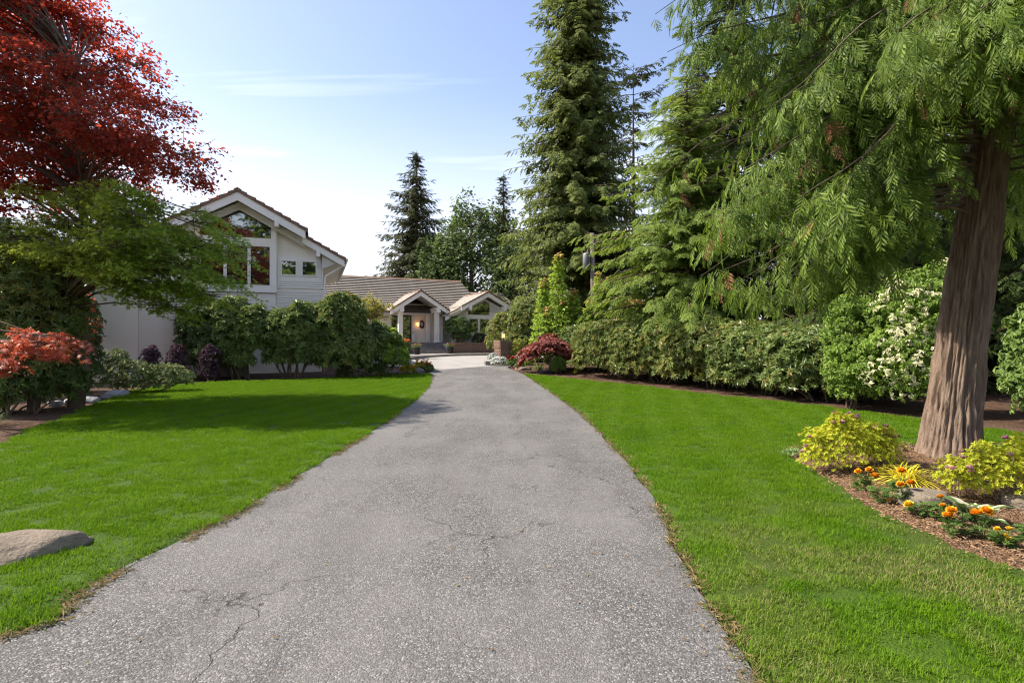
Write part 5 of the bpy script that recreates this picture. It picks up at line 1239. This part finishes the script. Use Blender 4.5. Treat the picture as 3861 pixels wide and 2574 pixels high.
CL2 = [t_rosette(6, .5, .5, 59+k) for k in range(3)]
def flower_head(rad, n=26, seed=0, flat=.55):
    r = np.random.default_rng(seed); lf = (np.array([(0, 0, 0), (.6, -.5, .05), (1, 0, -.05), (.6, .5, .05)]), np.array([(0, 1, 2), (0, 2, 3)])); P = []
    for k in range(n):
        t = k/n; a = k*2.399; e = .1+1.35*(1-t)**.8 if k else 1.5; e = max(e, .05)
        d = np.array([[math.cos(a)*math.cos(e), math.sin(a)*math.cos(e), math.sin(e)*flat]])
        P.append(inst(lf[0], lf[1], np.array([[0, 0, rad*.15]]), d, np.array([[-math.cos(a)*math.sin(e), -math.sin(a)*math.sin(e), math.cos(e)]]), rad*r.uniform(.85, 1.1)))
    return join(P)
def flower_parts(root, mat, pts, rads, seed, stalk_from=None):
    me = mesh_np('flower_head', *flower_head(1.0, 44, seed), mat)
    for k, (p, rd) in enumerate(zip(pts, rads)):
        o = obj('flower_head', me, root); o.location = p; o.scale = (rd, rd, rd); o.rotation_euler = (random.uniform(-.35, .35), random.uniform(-.35, .35), random.uniform(0, 6))
def spirea(label, x, y, blobs, n, nf, seed):
    o = shrub('spirea', label, x, y, blobs, n, CL2, .036, [M['spirea']], seed, stems=12, stemr=.006, upw=.8, inner=.5, lump=.5, group='golden spireas in the mulch bed')
    o.location.z = bed_h(x, y)-.02
    r = np.random.default_rng(seed+1); B = np.array(blobs); pts = []
    for k in range(nf):
        b = B[r.integers(0, len(B))]; d = unit(r.normal(0, 1, 3)[None]+np.array([[-.25, -.5, .55]]))[0]; d[2] = abs(d[2])*.9; pts.append(b[:3]+d*b[3:6]*1.06)
    flower_parts(o, M['pink'], pts, r.uniform(.024, .040, nf), seed)
spirea('golden spirea with pink flower heads left of the cedar trunk', 4.0, 6.75, [(0, 0, .30, .42, .36, .30), (-.12, -.05, .42, .24, .24, .22), (.34, .05, .22, .30, .28, .22), (-.3, 0, .18, .26, .26, .2), (-.2, -.1, .60, .09, .09, .14), (.05, 0, .58, .10, .1, .12), (.45, 0, .42, .10, .1, .13), (.25, -.1, .5, .09, .09, .1), (-.42, -.05, .36, .1, .1, .12)], 2500, 30, 401)
spirea('golden spirea with red tinged leaves in front of the cedar at the picture edge', 4.72, 5.5, [(0, 0, .28, .42, .34, .26), (.4, .05, .28, .36, .34, .28), (-.30, .05, .22, .26, .24, .2), (.45, -.5, .2, .3, .25, .22), (-.2, -.05, .5, .09, .09, .12), (.15, 0, .55, .1, .1, .12), (-.45, -.1, .34, .1, .1, .1), (.5, -.1, .58, .1, .1, .12)], 2500, 18, 403)

def blades(name, label, cat, x, y, z, n, h, wd, spread, mat, seed, arch=.5, group=None, part='blades'):
    r = np.random.default_rng(seed); root = thing(name, label, cat, (x, y, z), 0, group); V, F = [], []
    for k in range(n):
        a = r.uniform(0, 6.28); L = h*r.uniform(.65, 1.15); e = r.uniform(1-spread, 1)*1.45; s_ = np.linspace(0, 1, 7)
        hx_ = L*(math.cos(e)*s_+arch*.6*s_**2*spread); hz_ = L*(math.sin(e)*s_-arch*s_**2.2*(.5+spread*.6))
        c = np.stack([hx_*math.cos(a), hx_*math.sin(a), np.maximum(hz_, -z*.0-.0+.005)], 1)+np.append(r.normal(0, .02*h/.2, 2), 0)
        w_ = wd*np.array([.7, 1, 1, .9, .7, .45, .03])[:, None]*np.array([[-math.sin(a), math.cos(a), 0]])*.5
        b = len(V)*14; V.append(np.concatenate([c-w_, c+w_])); i = np.arange(6); F.append(np.stack([i, i+1, i+8, i+7], 1)+b)
    o = obj(part, mesh_np(part, np.concatenate(V), np.concatenate(F), mat, True), root); o['kind'] = 'stuff'
    return root
blades('golden_grass', 'mop of arching golden yellow grass in front of the cedar trunk', 'ornamental grass', 4.30, 6.22, bed_h(4.3, 6.22), 190, .40, .014, .75, M['gold_blade'], 411, .62)
blades('iris_clump', 'upright iris blades among the courtyard flowers', 'plant', -5.15, 27.4, G(0, 27.4), 26, .75, .035, .25, M['iris'], 413, .15)
blades('iris_clump', 'grassy blades at the foot of the purple shrub by the lawn', 'plant', -12.4, 21.9, G(0, 21.9), 30, .55, .03, .4, M['iris'], 414, .25)
blades('iris_clump', 'pale green strappy leaves at the picture edge beside the bare soil', 'plant', -9.95, 10.9, 0, 60, .42, .018, .6, M['iris'], 415, .5)
blades('yellow_grass', 'small yellow green grass tuft below the hedge by the lawn', 'plant', 2.9, 26.2, G(0, 26.2), 60, .32, .02, .6, M['gold_blade'], 416, .5)
blades('fern', 'dark arching fern under the reddish laceleaf maple', 'plant', 1.35, 28.2, G(0, 28.2), 34, .7, .06, .7, M['iris'], 417, .5)

# --- marigolds
FERN = (lambda t: t)(t_spray(4, .8, .16, .25, .6, 91, .06))
def marigold(label, x, y, h, heads, mat, seed, rad=.042):
    r = np.random.default_rng(seed); z = bed_h(x, y)-.01; root = thing('marigold', label, 'marigold', (x, y, z), 0, 'marigolds in the mulch bed')
    n = 46; a = r.uniform(0, 6.28, n); zz_ = r.uniform(.03, h*.85, n); q = r.uniform(.02, .085, n)
    P = np.stack([q*np.cos(a)*.5, q*np.sin(a)*.5, zz_], 1); d = np.stack([np.cos(a), np.sin(a), r.uniform(-.2, .8, n)], 1)
    s = Soup(); s.inst(FERN, P, d, np.array([[0, 0, 1.]])+r.normal(0, .4, (n, 3)), r.uniform(.05, .10, n)); s.build('foliage', [M['marileaf']], root)
    pts = []
    wd = MB()
    for hx_, hy_, hz_ in heads:
        pts.append((hx_, hy_, hz_)); wd.tube([(0, 0, 0), (hx_*.4, hy_*.4, hz_*.5), (hx_, hy_, hz_)], .004, 5, False)
    if not heads: wd.tube([(0, 0, 0), (.01, 0, h*.5), (.0, .01, h)], .004, 5, False)
    wd.build('stalk', M['stalk'], root)
    flower_parts(root, mat, pts, [rad*r.uniform(.85, 1.2) for _ in pts], seed)
mo, my = M['marigold'], M['yellowpetal']
marigold('marigold with three orange heads closest to the left spirea', 3.66, 5.95, .17, [(-.05, -.02, .19), (.08, 0, .20), (.10, -.05, .15)], mo, 421)
marigold('marigold with one low yellow head on the open mulch', 3.58, 5.52, .15, [(.02, -.09, .04)], mo, 422, .022)
marigold('marigold with one orange head against the golden grass', 3.97, 5.85, .15, [(.04, 0, .21)], mo, 423, .046)
marigold('marigold with twin orange heads touching the flat rock', 3.74, 5.42, .17, [(-.05, -.02, .19), (.06, 0, .20)], mo, 424, .048)
marigold('marigold with a yellow head leaning toward the lawn, below the flat rock', 3.64, 5.10, .16, [(-.10, -.03, .10)], my, 425, .044)
marigold('marigold with one orange head left of the striped hosta', 3.74, 4.98, .16, [(.0, -.02, .20), (.0, -.04, .13)], mo, 426, .04)
marigold('marigold with a big orange head in front of the striped hosta', 3.57, 4.60, .18, [(-.03, -.02, .20), (-.06, -.02, .16)], mo, 427, .05)
marigold('marigold with two orange heads right of the striped hosta', 3.75, 4.52, .20, [(.0, -.02, .22), (-.06, 0, .19)], mo, 428, .05)
marigold('low marigold with several small yellow heads', 3.77, 4.36, .12, [(-.05, 0, .13), (.02, -.02, .14), (.0, -.05, .07), (.04, -.05, .05), (-.02, -.03, .09)], my, 429, .03)
marigold('budding marigold without open flowers at the picture edge', 4.05, 4.45, .15, [], mo, 430)
# --- striped hosta: each leaf a part
def hostamat():
    m, nt, o = newmat('hosta_leaf'); uv = objc(nt); sx = nd(nt, 'ShaderNodeSeparateXYZ'); nt.links.new(uv, sx.inputs[0])
    ab = nd(nt, 'ShaderNodeMath', operation='ABSOLUTE'); nt.links.new(sx.outputs['Y'], ab.inputs[0])
    ad = nd(nt, 'ShaderNodeMath', operation='MULTIPLY_ADD'); nt.links.new(noise(nt, mapped(nt, uv, (3, 14, 1)), 4, 3), ad.inputs[0]); ad.inputs[1].default_value = .10; nt.links.new(ab.outputs[0], ad.inputs[2])
    col = mixc(nt, ramp(nt, ad.outputs[0], .19, .225), (.09, .17, .045), (.62, .62, .42))
    b = nd(nt, 'ShaderNodeBsdfPrincipled', Roughness=.5); nt.links.new(col, b.inputs['Base Color'])
    wv = nd(nt, 'ShaderNodeTexWave', Scale=9.0, bands_direction='Y'); nt.links.new(uv, wv.inputs['Vector'])
    bp = nd(nt, 'ShaderNodeBump', Strength=.4, Distance=.03); nt.links.new(wv.outputs[1], bp.inputs['Height']); nt.links.new(bp.outputs[0], b.inputs['Normal'])
    t = nd(nt, 'ShaderNodeBsdfTranslucent'); nt.links.new(col, t.inputs[0]); ms = nd(nt, 'ShaderNodeMixShader'); ms.inputs[0].default_value = .25
    nt.links.new(b.outputs[0], ms.inputs[1]); nt.links.new(t.outputs[0], ms.inputs[2]); nt.links.new(ms.outputs[0], o.inputs[0]); return m
M['hosta'] = hostamat()
def broad_leaf(name, mat, wd=.42, arch=.42):
    s_ = np.linspace(0, 1, 11); prof = wd*np.sin(np.pi*np.clip((s_-.10)/.9, 0, 1)**.8)**.85*(s_ > .1)+.02
    t = np.linspace(-1, 1, 7); Xg = np.repeat(s_[:, None], 7, 1); Yg = prof[:, None]*t*.8
    Zg = .55*Xg-arch*2.0*Xg**2.1*.6+.16*np.abs(Yg)+.02*np.sin(Xg*18)*np.abs(t)
    i = np.arange(10)[:, None]*7; j = np.arange(6)[None]
    return mesh_np(name, np.stack([Xg, Yg, Zg], -1).reshape(-1, 3), np.stack([i+j, i+j+1, i+8+j, i+7+j], -1).reshape(-1, 4), mat, True)
hs = thing('hosta', 'hosta with white edged striped leaves among the marigolds', 'hosta', (3.97, 4.92, bed_h(3.97, 4.92)))
lm = broad_leaf('leaf', M['hosta'])
for k, (a, L) in enumerate(((2.9, .30), (3.6, .27), (4.3, .26), (5.1, .25), (5.8, .30), (.2, .28), (.9, .24), (1.7, .26), (2.3, .24), (4.7, .17), (3.2, .18), (.5, .17))):
    o = obj('leaf', lm, hs); o.rotation_euler = (random.uniform(-.3, .3), random.uniform(-.75, -.15), a); o.scale = (L*1.15, L*.8, L*random.uniform(.8, 1.2))
M['seedling'] = leafmat('seedling_leaf', (.10, .16, .06), (.2, .26, .13), (.3, .4, .1), .3, .35, .5)
sl = thing('rhododendron_seedling', 'small plant with a few pale shiny leaves right of the cedar base', 'plant', (5.75, 6.75, bed_h(5.75, 6.75)))
lm = broad_leaf('leaf', M['seedling'], .30, .2)
for a in (.3, 1.4, 2.6, 3.6, 4.5, 5.5): o = obj('leaf', lm, sl); o.location.z = .16; o.rotation_euler = (0, random.uniform(-.5, .1), a); o.scale = (.16, .16, .16)
MB().tube([(0, 0, -.02), (.01, 0, .08), (0, 0, .17)], .005, 5).build('stem', M['stalk'], sl)
shrub('ground_weed', 'low grey green weed at the tip of the mulch bed', 3.86, 7.75, [(0, 0, .06, .16, .12, .06), (.2, -.1, .05, .12, .1, .05)], 60, CL2, .06, [M['iris']], 441, stems=0, zmin=.01, cat='plant')

# --- pots, clipped hedge, bedding plants
def pot(label, x, y, z, seed):
    p = thing('planter_pot', label, 'flower pot', (x, y, z), 0, 'black pots by the entry steps')
    MB().lathe([(.16, 0), (.19, .02), (.25, .44), (.27, .45), (.27, .50), (.23, .50), (.22, .44)], 18).build('pot', M['potblack'], p, True)
    r = np.random.default_rng(seed); n = 90; a = r.uniform(0, 6.28, n); q = .3*np.sqrt(r.uniform(0, 1, n)); P = np.stack([q*np.cos(a), q*np.sin(a), .48+r.uniform(0, .18, n)], 1)
    s = Soup(); s.inst(t_leaf2(.6, .2), P, np.stack([np.cos(a), np.sin(a), r.uniform(-.2, .8, n)], 1), np.array([[0, 0, 1.]])+r.normal(0, .4, (n, 3)), .12); s.build('foliage', [M['laurel']], p)
    pts = [(.30*math.cos(b), .30*math.sin(b)*.9, .56+r.uniform(0, .12)) for b in r.uniform(0, 6.28, 16)]+[(r.uniform(-.15, .15), r.uniform(-.15, .15), .68) for _ in range(6)]
    flower_parts(p, M['pinkpetal'], pts, [.06]*len(pts), seed)
    for b in range(5):
        a2 = b*1.3; MB().tube([(0, 0, .5), (.06*math.cos(a2), .06*math.sin(a2), .75), (.25*math.cos(a2), .25*math.sin(a2), 1.0)], .008, 4, False).build('spike', M['stalk'], p)
pot('black pot of pale pink flowers at the near side of the steps', -6.5, 38.9, G(0, 38.9)+.14, 451)
pot('black pot of pale pink flowers before the brick planter', -4.5, 41.6, G(0, 41.6)+.14, 452)
hx, hy = HL(-2.75, -2.3); r = np.random.default_rng(461)
hg = thing('clipped_hedge', 'low clipped hedge with red new growth on top beside the steps', 'hedge', (hx, hy, .66), R(25))
n = 1500; P = np.stack([r.uniform(-.95, .95, n), r.uniform(-.6, .6, n), r.uniform(.0, 1.0, n)], 1); f = r.integers(0, 4, n)
P[f == 0, 2] = 1.0+r.normal(0, .03, (f == 0).sum()); P[f == 1, 1] = -.6+r.normal(0, .03, (f == 1).sum()); P[f == 2, 0] = np.sign(P[f == 2, 0])*(.95+r.normal(0, .03, (f == 2).sum()))
d = np.where((f == 0)[:, None], [[0, 0, 1.]], np.where((f == 1)[:, None], [[0, -1., 0]], [[.7, -.3, .4]]))+r.normal(0, .4, (n, 3))
mi = ((P[:, 2] > .93) & (P[:, 0] > -.5)).astype(int); s = Soup()
for m in (0, 1): s.inst(CLU[m], P[mi == m], d[mi == m], r.normal(0, 1, ((mi == m).sum(), 3)), r.uniform(.09, .15, (mi == m).sum()), m)
s.build('foliage', [M['laurel'], M['redtop']], hg); MB().tube([(0, 0, -.1), (.02, 0, .5), (0, 0, .9)], [.04, .03, .02], 6).build('stem', M['twig'], hg)
wr = thing('door_wreath', 'dark twig wreath hanging on the porch wall beside the lamp', 'wreath', (-6.82, 43.5, 0), R(25))
a = np.linspace(0, 2*np.pi, 25); MB().tube(np.stack([.62+.15*np.cos(a), np.full(25, 2.44), 2.98+.26*np.sin(a)], 1), .045, 7, False).build('ring', M['twig'], wr)
n = 260; a = r.uniform(0, 6.28, n); P = np.stack([.62+.15*np.cos(a), np.full(n, 2.42), 2.98+.26*np.sin(a)], 1)+r.normal(0, .03, (n, 3)); P[:, 1] = np.minimum(P[:, 1], 2.46)
s = Soup(); s.inst(t_leaf2(.5), P, r.normal(0, 1, (n, 3)), np.array([[0, -1., 0]])+r.normal(0, .5, (n, 3)), .09); s.build('foliage', [M['purple']], wr)
def bedding(label, x, y, rad, h, nf, mat, leaf, seed, frad=.05, leafs=.10, n=130):
    o = shrub('bedding_plant', label, x, y, [(0, 0, h*.45, rad, rad*.8, h*.5)], n, CLU, leafs, [leaf], seed, stems=0, zmin=.0, cat='flower plant', inner=.3)
    MB().tube([(0, 0, -.02), (.01, 0, h*.4), (0, 0, h*.7)], .012, 5).build('stem', M['stalk'], o)
    r = np.random.default_rng(seed+1)
    if nf: flower_parts(o, mat, [(r.uniform(-1, 1)*rad*.9, r.uniform(-1, .4)*rad*.7, h*r.uniform(.75, 1.25)) for _ in range(nf)], [frad]*nf, seed)
    return o
bedding('yellow flowering plant nearest the lawn tip by the courtyard', -4.85, 26.5, .38, .32, 26, M['yellowpetal'], M['yellowtree'], 471, .06)
bedding('yellow flowering plant behind the dark rounded rock', -4.35, 27.7, .40, .42, 26, M['yellowpetal'], M['yellowtree'], 472, .06)
bedding('red geranium at the tip of the courtyard flower bed', -4.0, 27.3, .22, .36, 7, M['redpetal'], M['laurel'], 473, .06)
bedding('silvery leaved plant beside the iris blades', -4.75, 27.9, .35, .34, 0, M['redpetal'], M['silver'], 474)
bedding('silver dusty miller in front of the brick pier', -.72, 30.6, .42, .48, 0, M['redpetal'], M['silver'], 475, n=190)
bedding('silver dusty miller beside the dark edging block', -1.05, 31.4, .30, .62, 0, M['redpetal'], M['silver'], 476)
bedding('red geranium between the silver plants and the tan rock', .02, 29.6, .30, .48, 9, M['redpetal'], M['laurel'], 477, .07)
bedding('second red geranium low beside the tan rock', .40, 28.9, .22, .26, 3, M['redpetal'], M['laurel'], 478, .05)
bedding('yellow green leafy plant behind the tan rock', .75, 29.6, .30, .50, 0, M['redpetal'], M['spireleaf'], 479)
sh('dense round green shrub at the lawn edge beside the laceleaf maple', 2.1, 26.1, [(0, 0, .34, .34, .32, .36)], 420, seed=481, name='round_shrub', tmpl=[t_rosette(8, .22, .6, 71)], size=.11, mats=[M['laurel']], stems=3, stemr=.015, lump=.06)
sh('low spreading juniper under the sunlit end of the rhododendron row', -6.6, 24.2, [(0, 0, .25, .8, .5, .3), (.7, .2, .2, .5, .4, .25)], 420, seed=483, name='juniper', tmpl=SPH, size=.22, mats=[M['hemlock_dark']], stems=3, stemr=.02)
sh('golden leaved shrub right behind the brick pier', .35, 31.6, [(0, 0, .75, .55, .5, .6), (.2, 0, .45, .5, .45, .4)], 520, seed=485, name='golden_shrub', tmpl=CLU, size=.11, mats=[M['yellowtree'], M['laurel']], matfun=lambda P, d, rr, r: (r.uniform(0, 1, len(P)) < .5).astype(int), stems=3)
for lab, x, y in (('dark square tub standing left under the rhododendron stems', -12.55, 24.7), ('dark square tub standing right under the rhododendron stems', -11.85, 24.75)):
    t_ = thing('planter_tub', lab, 'tub', (x, y, G(x, y)), .3, 'dark tubs under the rhododendrons')
    MB().prism([(-.22, 0), (.22, 0), (.27, .44), (-.27, .44)], -.24, .24, 'y').build('tub', M['iron'], t_); MB().box(-.30, .30, -.28, .28, .445, .49).build('rim', M['iron'], t_)
